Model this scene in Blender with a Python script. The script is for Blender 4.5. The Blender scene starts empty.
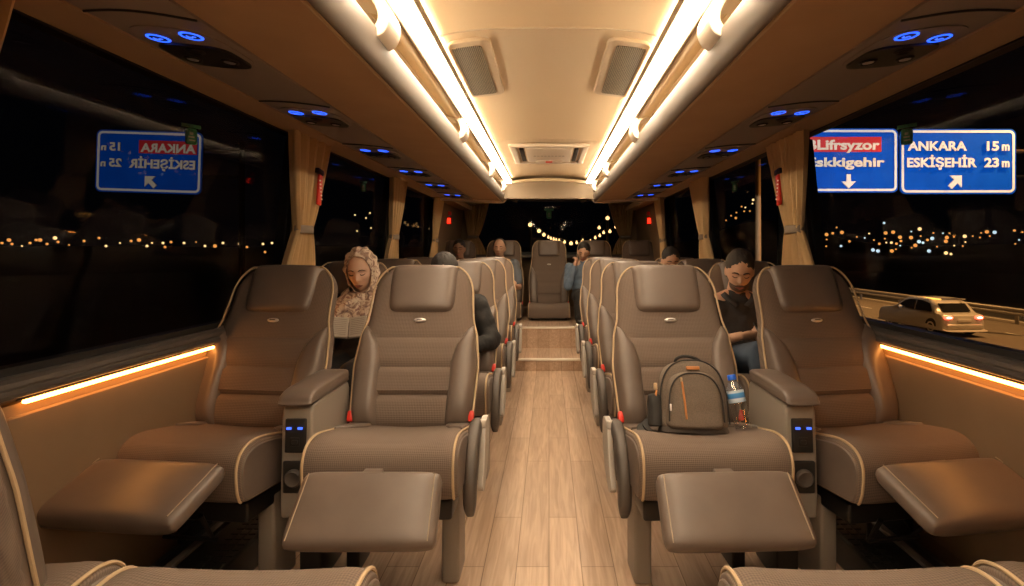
import bpy, bmesh, math, random
from mathutils import Vector, Matrix, noise
random.seed(7)
PI = math.pi
sc = bpy.context.scene
C = sc.collection
R = math.radians

# ------------------------------------------------------------------ materials
def mat(name, col, rough=0.6, metal=0.0, spec=0.5, emit=None, estr=0.0, alpha=None):
    m = bpy.data.materials.new(name); m.use_nodes = True
    b = m.node_tree.nodes['Principled BSDF']
    b.inputs['Base Color'].default_value = (*col, 1)
    b.inputs['Roughness'].default_value = rough
    b.inputs['Metallic'].default_value = metal
    b.inputs['Specular IOR Level'].default_value = spec
    if emit:
        b.inputs['Emission Color'].default_value = (*emit, 1)
        b.inputs['Emission Strength'].default_value = estr
    return m

def N(m, t, **kw):
    n = m.node_tree.nodes.new(t)
    for k, v in kw.items(): setattr(n, k, v)
    return n
def L(m, a, b): m.node_tree.links.new(a, b)
def bsdf(m): return m.node_tree.nodes['Principled BSDF']

def mathn(m, op, a, b=None):
    n = N(m, 'ShaderNodeMath', operation=op)
    for i, v in enumerate((a, b)):
        if v is None: continue
        if isinstance(v, (int, float)): n.inputs[i].default_value = v
        else: L(m, v, n.inputs[i])
    return n.outputs[0]

def bump_noise(m, scale=120, strength=0.15, dist=0.002, stretch=None):
    tc = N(m, 'ShaderNodeTexCoord'); no = N(m, 'ShaderNodeTexNoise')
    no.inputs['Scale'].default_value = scale; no.inputs['Detail'].default_value = 3
    if stretch:
        mp = N(m, 'ShaderNodeMapping'); mp.inputs['Scale'].default_value = stretch
        L(m, tc.outputs['Object'], mp.inputs[0]); L(m, mp.outputs[0], no.inputs['Vector'])
    else: L(m, tc.outputs['Object'], no.inputs['Vector'])
    bu = N(m, 'ShaderNodeBump'); bu.inputs['Strength'].default_value = strength; bu.inputs['Distance'].default_value = dist
    L(m, no.outputs['Fac'], bu.inputs['Height']); L(m, bu.outputs[0], bsdf(m).inputs['Normal'])
    return m

def vary(m, c1, c2, scale=6, detail=4):
    tc = N(m, 'ShaderNodeTexCoord'); no = N(m, 'ShaderNodeTexNoise')
    no.inputs['Scale'].default_value = scale; no.inputs['Detail'].default_value = detail
    L(m, tc.outputs['Object'], no.inputs['Vector'])
    r = N(m, 'ShaderNodeValToRGB')
    r.color_ramp.elements[0].position = .3; r.color_ramp.elements[1].position = .7
    r.color_ramp.elements[0].color = (*c1, 1); r.color_ramp.elements[1].color = (*c2, 1)
    L(m, no.outputs['Fac'], r.inputs[0]); L(m, r.outputs[0], bsdf(m).inputs['Base Color'])
    return m

M = {}
M['leather'] = bump_noise(vary(mat('leather', (.2, .15, .11), .36), (.128, .096, .077), (.152, .115, .093), 9), 260, .12, .001)
def diamond_fabric(name, c1, c2, k):
    m = mat(name, c1, .85, spec=.25)
    tc = N(m, 'ShaderNodeTexCoord'); sp = N(m, 'ShaderNodeSeparateXYZ'); L(m, tc.outputs['Object'], sp.inputs[0])
    q = mathn(m, 'ADD', sp.outputs[1], sp.outputs[2])
    a = mathn(m, 'MULTIPLY', mathn(m, 'ADD', mathn(m, 'MULTIPLY', sp.outputs[0], 1.25), q), k)
    b = mathn(m, 'MULTIPLY', mathn(m, 'SUBTRACT', mathn(m, 'MULTIPLY', sp.outputs[0], 1.25), q), k)
    s = mathn(m, 'MULTIPLY', mathn(m, 'SINE', a), mathn(m, 'SINE', b))
    f = mathn(m, 'ADD', mathn(m, 'MULTIPLY', s, .5), .5)
    no = N(m, 'ShaderNodeTexNoise'); no.inputs['Scale'].default_value = 350; L(m, tc.outputs['Object'], no.inputs['Vector'])
    f2 = mathn(m, 'ADD', mathn(m, 'MULTIPLY', f, .75), mathn(m, 'MULTIPLY', no.outputs['Fac'], .35))
    mx = N(m, 'ShaderNodeMix', data_type='RGBA'); mx.inputs['A'].default_value = (*c1, 1); mx.inputs['B'].default_value = (*c2, 1)
    L(m, f2, mx.inputs['Factor']); L(m, mx.outputs['Result'], bsdf(m).inputs['Base Color'])
    bu = N(m, 'ShaderNodeBump'); bu.inputs['Strength'].default_value = .5; bu.inputs['Distance'].default_value = .002
    L(m, f2, bu.inputs['Height']); L(m, bu.outputs[0], bsdf(m).inputs['Normal'])
    return m
M['fabric'] = diamond_fabric('seat_fabric', (.112, .082, .065), (.20, .150, .119), 400)
M['piping'] = mat('piping', (.5, .365, .22), .6)
M['stitch'] = mat('stitch', (.36, .28, .2), .7)
M['greyplastic'] = bump_noise(mat('grey_plastic', (.28, .24, .20), .5), 400, .1, .0005)
M['lightgrey'] = mat('light_grey_plastic', (.42, .38, .33), .45)
M['black'] = mat('black_plastic', (.02, .018, .016), .4)
M['darkpad'] = bump_noise(mat('dark_pad', (.085, .07, .06), .5), 300, .1, .0005)
M['darkmetal'] = mat('dark_metal', (.04, .038, .036), .4, .7)
M['silver'] = mat('silver', (.75, .72, .7), .35, .6)
M['red'] = mat('red_plastic', (.65, .03, .015), .4)
M['blueled'] = mat('blue_led', (.05, .1, .8), .4, emit=(.05, .14, 1.0), estr=1.6)
M['bluelite'] = mat('blue_light_ring', (.05, .1, .8), .4, emit=(.02, .10, 1.0), estr=2.2)
M['bluedark'] = mat('blue_button_face', (.01, .015, .06), .3)
M['ceiling'] = bump_noise(mat('ceiling_vinyl', (.74, .60, .41), .75), 220, .12, .001)
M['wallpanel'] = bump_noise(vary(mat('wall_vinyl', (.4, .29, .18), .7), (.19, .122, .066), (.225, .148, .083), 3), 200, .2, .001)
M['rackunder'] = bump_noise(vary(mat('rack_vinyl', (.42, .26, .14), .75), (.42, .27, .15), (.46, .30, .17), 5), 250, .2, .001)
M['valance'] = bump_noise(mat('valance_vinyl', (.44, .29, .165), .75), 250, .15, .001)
M['service'] = mat('service_channel', (.30, .245, .205), .55)
M['lip'] = mat('rack_lip', (.17, .145, .125), .5)
M['cream'] = mat('cream_plastic', (.78, .69, .57), .4)
M['sill'] = mat('sill_metal', (.115, .1, .088), .38, .3)
M['frameblack'] = mat('window_rubber', (.012, .011, .01), .5)
M['pillar'] = mat('pillar_grey', (.12, .105, .09), .6)
M['strip'] = mat('ceiling_strip', (1, .9, .7), .5, emit=(1, .79, .55), estr=37)
M['amber'] = mat('amber_strip', (1, .6, .2), .5, emit=(1, .36, .07), estr=17)
M['nosing'] = mat('step_nosing', (.78, .72, .62), .4, .2)

# floor laminate: planks run along the aisle (y)
def wood():
    m = mat('floor_laminate', (.4, .28, .18), .42)
    tc = N(m, 'ShaderNodeTexCoord')
    mp = N(m, 'ShaderNodeMapping'); mp.inputs['Rotation'].default_value = (0, 0, R(90))
    L(m, tc.outputs['Object'], mp.inputs[0])
    br = N(m, 'ShaderNodeTexBrick'); L(m, mp.outputs[0], br.inputs['Vector'])
    br.offset = .37; br.inputs['Scale'].default_value = 1
    br.inputs['Brick Width'].default_value = 1.1; br.inputs['Row Height'].default_value = .125
    br.inputs['Mortar Size'].default_value = .0022; br.inputs['Mortar Smooth'].default_value = .3
    br.inputs['Color1'].default_value = (.55, .405, .295, 1); br.inputs['Color2'].default_value = (.46, .33, .235, 1)
    br.inputs['Mortar'].default_value = (.24, .155, .095, 1); br.inputs['Bias'].default_value = -.1
    mp2 = N(m, 'ShaderNodeMapping'); mp2.inputs['Scale'].default_value = (26, 1.6, 26)
    L(m, tc.outputs['Object'], mp2.inputs[0])
    no = N(m, 'ShaderNodeTexNoise'); no.inputs['Scale'].default_value = 1.6; no.inputs['Detail'].default_value = 6
    no.inputs['Distortion'].default_value = 1.2; L(m, mp2.outputs[0], no.inputs['Vector'])
    r = N(m, 'ShaderNodeValToRGB'); r.color_ramp.elements[0].position = .3; r.color_ramp.elements[1].position = .7
    r.color_ramp.elements[0].color = (.72, .66, .6, 1); r.color_ramp.elements[1].color = (1.06, 1.04, 1.02, 1)
    L(m, no.outputs['Fac'], r.inputs[0])
    mx = N(m, 'ShaderNodeMix', data_type='RGBA', blend_type='MULTIPLY'); mx.inputs['Factor'].default_value = 1
    L(m, br.outputs['Color'], mx.inputs['A']); L(m, r.outputs[0], mx.inputs['B'])
    L(m, mx.outputs['Result'], bsdf(m).inputs['Base Color'])
    return m
M['wood'] = wood()

def curtain_mat():
    m = mat('curtain_cloth', (.5, .36, .2), .9, spec=.2)
    tc = N(m, 'ShaderNodeTexCoord'); no = N(m, 'ShaderNodeTexNoise'); no.inputs['Scale'].default_value = 90
    mp = N(m, 'ShaderNodeMapping'); mp.inputs['Scale'].default_value = (1, 6, .3)
    L(m, tc.outputs['Object'], mp.inputs[0]); L(m, mp.outputs[0], no.inputs['Vector'])
    r = N(m, 'ShaderNodeValToRGB'); r.color_ramp.elements[0].color = (.58, .40, .20, 1); r.color_ramp.elements[1].color = (.66, .47, .26, 1)
    L(m, no.outputs['Fac'], r.inputs[0]); L(m, r.outputs[0], bsdf(m).inputs['Base Color'])
    return m
M['curtain'] = curtain_mat()
M['tieback'] = mat('tieback', (.25, .2, .15), .7)

def glass_mat(name, tint, refl=1.0, base=.028, k5=.5):
    m = bpy.data.materials.new(name); m.use_nodes = True
    nt = m.node_tree; nt.nodes.remove(nt.nodes['Principled BSDF'])
    out = [n for n in nt.nodes if n.type == 'OUTPUT_MATERIAL'][0]
    tr = N(m, 'ShaderNodeBsdfTransparent'); tr.inputs[0].default_value = (*tint, 1)
    gl = N(m, 'ShaderNodeBsdfGlossy'); gl.inputs['Roughness'].default_value = .015; gl.inputs[0].default_value = (refl, refl, refl, 1)
    lw = N(m, 'ShaderNodeLayerWeight'); lw.inputs[0].default_value = .5
    f5 = mathn(m, 'ADD', mathn(m, 'MULTIPLY', mathn(m, 'POWER', lw.outputs['Facing'], 5 if k5 < 1 else 3), k5), base)
    mx = N(m, 'ShaderNodeMixShader'); L(m, f5, mx.inputs[0]); L(m, tr.outputs[0], mx.inputs[1]); L(m, gl.outputs[0], mx.inputs[2])
    L(m, mx.outputs[0], out.inputs[0])
    return m
M['glass'] = glass_mat('window_glass', (.85, .85, .85), .45, .032, .22)

def vent_mat():
    m = mat('vent_mesh', (.5, .45, .36), .5)
    tc = N(m, 'ShaderNodeTexCoord'); sp = N(m, 'ShaderNodeSeparateXYZ'); L(m, tc.outputs['Object'], sp.inputs[0])
    a = mathn(m, 'SINE', mathn(m, 'MULTIPLY', sp.outputs[0], 420)); b = mathn(m, 'SINE', mathn(m, 'MULTIPLY', sp.outputs[1], 260))
    s = mathn(m, 'GREATER_THAN', mathn(m, 'ABSOLUTE', mathn(m, 'MULTIPLY', a, b)), .24)
    mx = N(m, 'ShaderNodeMix', data_type='RGBA'); mx.inputs['A'].default_value = (.40, .33, .22, 1); mx.inputs['B'].default_value = (.035, .03, .02, 1)
    L(m, s, mx.inputs['Factor']); L(m, mx.outputs['Result'], bsdf(m).inputs['Base Color'])
    return m
M['ventmesh'] = vent_mat()
M['ventframe'] = mat('vent_frame', (.60, .49, .35), .5)
M['railtan'] = mat('rail_tan', (.20, .145, .09), .7)
M['header'] = bump_noise(mat('header_vinyl', (.25, .195, .135), .7), 220, .12, .001)
M['rearglass'] = glass_mat('rear_glass', (.85, .85, .85), .1)

# people
M['skin_f'] = mat('skin_fair', (.74, .48, .35), .55)
M['skin_m'] = mat('skin_tan', (.56, .335, .225), .55)
M['skin_d'] = mat('skin_brown', (.36, .20, .125), .55)
M['hair'] = bump_noise(mat('dark_hair', (.018, .013, .01), .6), 160, .6, .004, (6, 1, 1))
M['lips'] = mat('lips', (.36, .13, .10), .5)
M['eyedark'] = mat('eye_line', (.035, .02, .015), .5)
M['eyewhite'] = mat('eye_white', (.7, .65, .6), .4)
M['stubble'] = mat('stubble', (.10, .06, .042), .8)
M['blackcloth'] = bump_noise(mat('black_cloth', (.012, .011, .011), .8), 60, .5, .004)
M['polo'] = bump_noise(mat('charcoal_cloth', (.035, .032, .032), .85), 60, .5, .004)
M['denim'] = bump_noise(vary(mat('denim', (.05, .08, .13), .85), (.04, .062, .1), (.07, .105, .16), 12), 300, .5, .001)
M['greyshirt'] = bump_noise(mat('blue_grey_shirt', (.13, .15, .18), .85), 60, .5, .004)
M['denimshirt'] = bump_noise(mat('denim_shirt', (.12, .17, .24), .85), 60, .5, .004)
M['brownjacket'] = bump_noise(mat('brown_jacket', (.06, .04, .03), .85), 60, .5, .004)
def scarf_mat():
    m = mat('printed_scarf', (.6, .5, .42), .75)
    tc = N(m, 'ShaderNodeTexCoord')
    no = N(m, 'ShaderNodeTexNoise'); no.inputs['Scale'].default_value = 17; no.inputs['Detail'].default_value = 3; no.inputs['Distortion'].default_value = 2.4
    L(m, tc.outputs['Object'], no.inputs['Vector'])
    r = N(m, 'ShaderNodeValToRGB'); cr = r.color_ramp; cr.interpolation = 'LINEAR'
    cr.elements[0].position = .36; cr.elements[0].color = (.24, .17, .15, 1)
    cr.elements[1].position = .46; cr.elements[1].color = (.42, .28, .22, 1)
    e = cr.elements.new(.52); e.color = (.66, .55, .44, 1)
    e = cr.elements.new(.62); e.color = (.72, .6, .47, 1)
    e = cr.elements.new(.70); e.color = (.30, .17, .15, 1)
    L(m, no.outputs['Fac'], r.inputs[0]); L(m, r.outputs[0], bsdf(m).inputs['Base Color'])
    return m
M['scarf'] = scarf_mat()
M['packcloth'] = bump_noise(vary(mat('heather_cloth', (.13, .1, .08), .85), (.115, .088, .067), (.165, .127, .098), 260, 2), 500, .4, .001)
M['packbase'] = bump_noise(mat('pack_base', (.07, .055, .045), .8), 400, .3, .001)
M['packtrim'] = mat('pack_trim', (.014, .012, .011), .7)
M['packorange'] = mat('orange_leather', (.50, .20, .06), .5)
M['page'] = mat('paper', (.5, .45, .38), .8)
M['cover'] = mat('grey_cover', (.22, .2, .18), .5)
M['capblue'] = mat('blue_cap', (.02, .14, .75), .4)
M['labelblue'] = None
def label_mat():
    m = mat('bottle_label', (.1, .3, .6), .4)
    tc = N(m, 'ShaderNodeTexCoord'); sp = N(m, 'ShaderNodeSeparateXYZ'); L(m, tc.outputs['Object'], sp.inputs[0])
    r = N(m, 'ShaderNodeValToRGB'); cr = r.color_ramp
    z = mathn(m, 'DIVIDE', mathn(m, 'SUBTRACT', sp.outputs[2], .105), .04); L(m, z, r.inputs[0])
    cr.elements[0].position = 0; cr.elements[0].color = (.45, .6, .75, 1)
    cr.elements[1].position = .3; cr.elements[1].color = (.65, .72, .8, 1)
    for p, c in ((.38, (.05, .2, .55)), (.75, (.06, .3, .65)), (.85, (.6, .7, .8))):
        e = cr.elements.new(p); e.color = (*c, 1)
    L(m, r.outputs[0], bsdf(m).inputs['Base Color'])
    return m
M['labelblue'] = label_mat()
M['bottle'] = glass_mat('clear_plastic', (.93, .95, .97), 1.0, .16, 1.0)
# outside
M['signblue'] = vary(mat('sign_blue', (.005, .10, .62), .5), (.002, .075, .52), (.003, .09, .60), 1.5)
bsdf(M['signblue']).inputs['Specular IOR Level'].default_value = .05
M['signwhite'] = mat('sign_white', (.85, .8, .74), .5)
M['signcream'] = mat('sign_cream', (.85, .74, .6), .5)
M['signred'] = mat('sign_red', (.62, .012, .02), .5)
M['matteblack'] = mat('matte_black_post', (.004, .004, .004), 1, spec=0)
M['gantrybrown'] = mat('gantry_brown', (.03, .018, .01), .9, spec=.1)  # puts the orange light on the upper crossbar into its colour
M['asphalt'] = bump_noise(mat('asphalt', (.16, .13, .10), .75), 20, .3, .02)
M['soil'] = mat('dark_ground', (.015, .013, .01), .9)
M['roadpaint'] = mat('road_paint', (.6, .56, .48), .6)
M['rail'] = mat('galvanised_rail', (.30, .28, .25), .5, .3)
M['carpaint'] = mat('car_paint', (.62, .58, .52), .3, .2)
M['carglass'] = mat('car_glass', (.015, .015, .015), .08)
M['tyre'] = mat('tyre', (.015, .015, .015), .8)
M['tail'] = mat('tail_lamp', (.6, .02, .01), .3, emit=(1, .06, .03), estr=9)
M['tailhot'] = mat('tail_lamp_core', (.9, .3, .2), .3, emit=(1, .5, .3), estr=14)
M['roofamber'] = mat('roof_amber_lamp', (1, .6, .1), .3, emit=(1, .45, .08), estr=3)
def bulbm(n, c, s): return mat(n, c, .4, emit=c, estr=s)
M['town_amber'] = bulbm('town_light_amber', (1, .40, .09), 1.1)
M['town_warm'] = bulbm('town_light_warm', (1, .62, .26), 1.8)
M['town_white'] = bulbm('town_light_white', (.65, .85, 1), 1.1)
M['bulb'] = bulbm('string_bulb', (1, .58, .22), 3)
M['polelit'] = mat('pole_paint', (.4, .25, .12), .6)
M['stickergreen'] = mat('sticker_green', (.05, .28, .14), .6)
M['stickerwhite'] = mat('sticker_white', (.35, .45, .36), .6)

# ------------------------------------------------------------------ geometry helpers
def emp(name, loc=(0, 0, 0), rz=0, parent=None):
    o = bpy.data.objects.new(name, None); C.objects.link(o); o.location = loc; o.rotation_euler = (0, 0, rz); o.parent = parent
    o.empty_display_size = .05
    return o
def tag(o, label=None, cat=None, group=None, kind=None):
    if label: o['label'] = label
    if cat: o['category'] = cat
    if group: o['group'] = group
    if kind: o['kind'] = kind
    return o
def obj(name, bm, m, parent=None, smooth=True, label=None, fix=True):
    if fix: bmesh.ops.recalc_face_normals(bm, faces=bm.faces[:])
    me = bpy.data.meshes.new(name); bm.to_mesh(me); bm.free()
    ms = m if isinstance(m, (list, tuple)) else [m]
    for x in ms: me.materials.append(x)
    if smooth:
        for p in me.polygons: p.use_smooth = True
        try: me.set_sharp_from_angle(angle=R(42))
        except Exception: pass
    o = bpy.data.objects.new(name, me); C.objects.link(o); o.parent = parent
    if label: o['label'] = label
    return o
def struct(name, bm, m, smooth=False):
    o = obj(name, bm, m, None, smooth); o['kind'] = 'structure'; return o
def nb(): return bmesh.new()

def box(bm, c, s, bev=0.0, seg=2, rot=None):
    r = bmesh.ops.create_cube(bm, size=1)
    vs = r['verts']
    bmesh.ops.scale(bm, vec=s, verts=vs)
    if bev > 0:
        es = list({e for v in vs for e in v.link_edges})
        q = bmesh.ops.bevel(bm, geom=es, offset=bev, segments=seg, profile=.5, affect='EDGES')
        vs = list({v for f in q['faces'] for v in f.verts} | {v for v in vs if v.is_valid})
    mt = Matrix.Translation(c)
    if rot is not None: mt = mt @ rot.to_4x4()
    bmesh.ops.transform(bm, matrix=mt, verts=vs)
    return vs

def frame_from(d):
    d = d.normalized(); up = Vector((0, 0, 1)) if abs(d.z) < .95 else Vector((1, 0, 0))
    a = d.cross(up).normalized(); return a, d.cross(a).normalized()
def tube(bm, pts, r, n=8, closed=False, caps=True):
    pts = [Vector(p) for p in pts]; rings = []; k = len(pts)
    rr = r if isinstance(r, (list, tuple)) else [r] * k
    a = None
    for i, p in enumerate(pts):
        if closed: d = pts[(i + 1) % k] - pts[i - 1]
        else: d = pts[min(i + 1, k - 1)] - pts[max(i - 1, 0)]
        d = d.normalized()
        if a is None: a, b = frame_from(d)
        else:
            a = (a - d * a.dot(d)).normalized(); b = d.cross(a)
        rings.append([bm.verts.new(p + (a * math.cos(2 * PI * j / n) + b * math.sin(2 * PI * j / n)) * rr[i]) for j in range(n)])
    for i in range(k if closed else k - 1):
        A, B = rings[i], rings[(i + 1) % k]
        for j in range(n): bm.faces.new((A[j], A[(j + 1) % n], B[(j + 1) % n], B[j]))
    if caps and not closed:
        bm.faces.new(rings[0]); bm.faces.new(rings[-1])
def lathe(bm, prof, n=24, mt=Matrix()):
    rings = []
    for r, z in prof:
        rings.append([bm.verts.new(mt @ Vector((max(r, 1e-4) * math.cos(2 * PI * j / n), max(r, 1e-4) * math.sin(2 * PI * j / n), z))) for j in range(n)])
    for i in range(len(rings) - 1):
        for j in range(n): bm.faces.new((rings[i][j], rings[i][(j + 1) % n], rings[i + 1][(j + 1) % n], rings[i + 1][j]))
    bm.faces.new(rings[0]); bm.faces.new(rings[-1])
def ell(bm, c, r, mt=Matrix(), u=16, v=12):
    q = bmesh.ops.create_uvsphere(bm, u_segments=u, v_segments=v, radius=1)
    m2 = mt @ Matrix.Translation(c) @ Matrix.Diagonal((*r, 1))
    bmesh.ops.transform(bm, matrix=m2, verts=q['verts']); return q['verts']
def prism(bm, poly, axis, a, b):
    """extrude a 2D polygon; axis 'x': poly=(y,z); 'y': poly=(x,z); 'z': poly=(x,y)"""
    def P(p, t):
        return (t, p[0], p[1]) if axis == 'x' else ((p[0], t, p[1]) if axis == 'y' else (p[0], p[1], t))
    A = [bm.verts.new(P(p, a)) for p in poly]; B = [bm.verts.new(P(p, b)) for p in poly]
    n = len(poly)
    bm.faces.new(A); bm.faces.new(B[::-1])
    for i in range(n): bm.faces.new((A[i], A[(i + 1) % n], B[(i + 1) % n], B[i]))
def smoothloop(pts, sub=4, closed=True):
    out = []; n = len(pts); V2 = [Vector(p) for p in pts]
    rng = range(n) if closed else range(n - 1)
    for i in rng:
        if closed: p0, p1, p2, p3 = V2[i - 1], V2[i], V2[(i + 1) % n], V2[(i + 2) % n]
        else: p0, p1, p2, p3 = V2[max(i - 1, 0)], V2[i], V2[i + 1], V2[min(i + 2, n - 1)]
        for k in range(sub):
            t = k / sub
            out.append(.5 * ((2 * p1) + (p2 - p0) * t + (2 * p0 - 5 * p1 + 4 * p2 - p3) * t * t + (3 * p1 - p0 - 3 * p2 + p3) * t ** 3))
    if not closed: out.append(V2[-1])
    return [tuple(p) for p in out]
def lerp(tab, v):
    if v <= tab[0][0]: return tab[0][1]
    for (a, x), (b, y) in zip(tab, tab[1:]):
        if v <= b:
            t = (v - a) / (b - a); t = t * t * (3 - 2 * t) * .5 + t * .5
            return x + (y - x) * t
    return tab[-1][1]
def bevbox(bm, c, s, bev, seg=3, rot=None): return box(bm, c, s, bev, seg, rot)

def pad(bm, xlr, v0, v1, front, back, mt, ns=22, nv=30, p=5, pv=6):
    """cushioned pad. xlr(v)->(xl,xr); front(s,t,x,v) front depth; back depth"""
    def samp(n): return [math.sin(PI / 2 * (2 * i / n - 1)) for i in range(n + 1)]
    S, T = samp(ns), samp(nv); gf = {}; gb = {}
    for i, s in enumerate(S):
        for j, t in enumerate(T):
            v = v0 + (v1 - v0) * (t + 1) / 2; xl, xr = xlr(v); x = xl + (xr - xl) * (s + 1) / 2
            e = math.sqrt(max(0, (1 - abs(s) ** p)) * max(0, (1 - abs(t) ** pv)))
            mid = 0
            f = mid + front(s, t, x, v) * e; b = mid - back * e
            edge = i in (0, ns) or j in (0, nv)
            gf[i, j] = bm.verts.new(mt @ Vector((x, -f, v)))
            gb[i, j] = gf[i, j] if edge else bm.verts.new(mt @ Vector((x, -b, v)))
    for i in range(ns):
        for j in range(nv):
            for g in (gf, gb):
                q = [g[i, j], g[i + 1, j], g[i + 1, j + 1], g[i, j + 1]]
                if g is gb and all(x in (gf[i, j], gf[i + 1, j], gf[i + 1, j + 1], gf[i, j + 1]) for x in q): continue
                try: bm.faces.new(q)
                except ValueError: pass

def kids(o): return [c for c in bpy.data.objects if c.parent == o]
def copy_tree(o, parent=None, skip=(), _k=None):
    if _k is None:
        _k = {}
        for q in bpy.data.objects:
            if q.parent: _k.setdefault(q.parent.name, []).append(q)
    c = o.copy(); C.objects.link(c)
    if parent: c.parent = parent
    for ch in _k.get(o.name, []):
        if any(ch.name.startswith(s) for s in skip): continue
        copy_tree(ch, c, skip, _k)
    return c

# ------------------------------------------------------------------ camera
H = 1.22; F = 571.0; VX, VY = 549.0, 250.0
cam = bpy.data.cameras.new('camera'); co = bpy.data.objects.new('camera', cam); C.objects.link(co)
co.location = (0, 0, H); co.rotation_euler = (R(90), 0, 0)
cam.lens = F / 1024 * 36; cam.sensor_width = 36; cam.shift_x = -(VX - 512) / 1024; cam.shift_y = -(293 - VY) / 1024
cam.clip_start = .02; cam.clip_end = 600
sc.camera = co
def at(px, py, Y): return Vector(((px - VX) * Y / F, Y, H - (py - VY) * Y / F))

# ------------------------------------------------------------------ bus shell
YF, YR = -2.2, 8.9          # front bulkhead, rear wall
RE = 6.6                    # rack end / header
def wx(z):                  # inner wall half width at height z
    if z <= .88: return 1.425
    return 1.425 - (z - .88) * .10
bm = nb()
box(bm, (0, (YF + 5.76) / 2, -.02), (3.0, 5.76 - YF, .04)); struct('floor', bm, M['wood'])
bm = nb(); box(bm, (0, (5.76 + 6.47) / 2, .055), (3.0, .71, .11)); struct('trim_1', bm, M['wood'])
bm = nb(); box(bm, (0, (6.47 + YR) / 2, .168), (3.0, YR - 6.47, .336)); struct('trim_2', bm, M['wood'])
bm = nb(); bevbox(bm, (0, 5.775, .112), (1.1, .05, .022), .006); struct('trim_3', bm, M['nosing'])
bm = nb(); bevbox(bm, (0, 6.485, .338), (1.1, .05, .022), .006); struct('trim_4', bm, M['nosing'])

# ceiling: gently crowned panel between the strips, with panel seams
def ceil_z(x): return 2.052 - .067 * (abs(x) / .5) ** 4
bm = nb()
ys = [YF, 2.115, 2.13, 2.145, 4.23, 4.242, 4.255, YR]
prev = None
for iy, y in enumerate(ys):
    row = []
    for i in range(25):
        x = -.5 + i / 24
        z = ceil_z(x) - (.006 if iy in (2, 5) else 0)
        row.append(bm.verts.new((x, y, z)))
    if prev:
        for i in range(24): bm.faces.new((prev[i], prev[i + 1], row[i + 1], row[i]))
    prev = row
# outer ceiling, above the racks
for s in (-1, 1):
    prof = [(.49, 1.985), (.56, 2.0), (.8, 1.99), (1.1, 1.96), (1.30, 1.91), (1.345, 1.87)]
    for (a, b), (c_, d) in zip(prof, prof[1:]):
        bm.faces.new([bm.verts.new(p) for p in ((s * a, YF, b), (s * c_, YF, d), (s * c_, YR, d), (s * a, YR, b))])
o = struct('ceiling', bm, M['ceiling'], True)
sol = o.modifiers.new('s', 'SOLIDIFY'); sol.thickness = .03; sol.offset = 1

# thin raised joint across the ceiling
for k, y in enumerate((2.13, 4.242)):
    bm = nb(); tube(bm, [(-.43 + .86 * i / 20, y, ceil_z(-.43 + .86 * i / 20) - .001) for i in range(21)], (.007, .004)[k], 6)
    struct('trim_%d' % (5 + k), bm, M['ventframe'], True)

# ceiling light strips (one thing each): housing rails and glowing diffuser
for s, side in ((-1, 'left'), (1, 'right')):
    t = emp('ceiling_light_strip', (s * .445, 2.2, 1.982))
    tag(t, 'long glowing warm white light strip along the %s edge of the ceiling' % side, 'ceiling light', 'ceiling light strips')
    y0, y1 = YF + .05 - 2.2, 6.32 - 2.2
    bm = nb(); bevbox(bm, (0, (y0 + y1) / 2, -.005), (.062, y1 - y0, .038), .010); obj('diffuser', bm, M['strip'], t)
    bm = nb(); bevbox(bm, (-s * .034, (y0 + y1) / 2, .010), (.007, y1 - y0 + .03, .034), .002); bevbox(bm, (s * .040, (y0 + y1) / 2, .000), (.014, y1 - y0 + .03, .050), .005); obj('rail', bm, M['railtan'], t)

t = emp('ceiling_lamp', (0, 7.3, 2.03)); tag(t, 'round flat lamp on the ceiling behind the header over the rear row', 'ceiling lamp')  # extra lamp added out of view to brighten the rear seats
bm = nb(); lathe(bm, [(.13, .02), (.13, -.015), (.11, -.02)], 32); obj('rim', bm, M['cream'], t)
bm = nb(); lathe(bm, [(.105, -.012), (.10, -.03), (.04, -.038)], 32); obj('diffuser', bm, mat('lamp_diffuser', (1, .9, .7), .5, emit=(1, .72, .43), estr=26), t)

# header bulkhead at the rack ends
bm = nb()
pts = [(-.56, 1.80), (-.44, 1.985)] + [(-.44 + .88 * i / 12, 1.99 + .035 * math.sin(PI * i / 12)) for i in range(13)] + [(.44, 1.985), (.56, 1.80)]
prism(bm, pts[:1] + pts[2:-2] + pts[-1:], 'y', RE - .16, RE - .08); struct('trim_7', bm, M['header'])
bm = nb(); tube(bm, [(-.42 + .84 * i / 12, RE - .17, 1.985 + .03 * math.sin(PI * i / 12)) for i in range(13)], .018, 8); struct('trim_8', bm, M['ceiling'], True)

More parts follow.
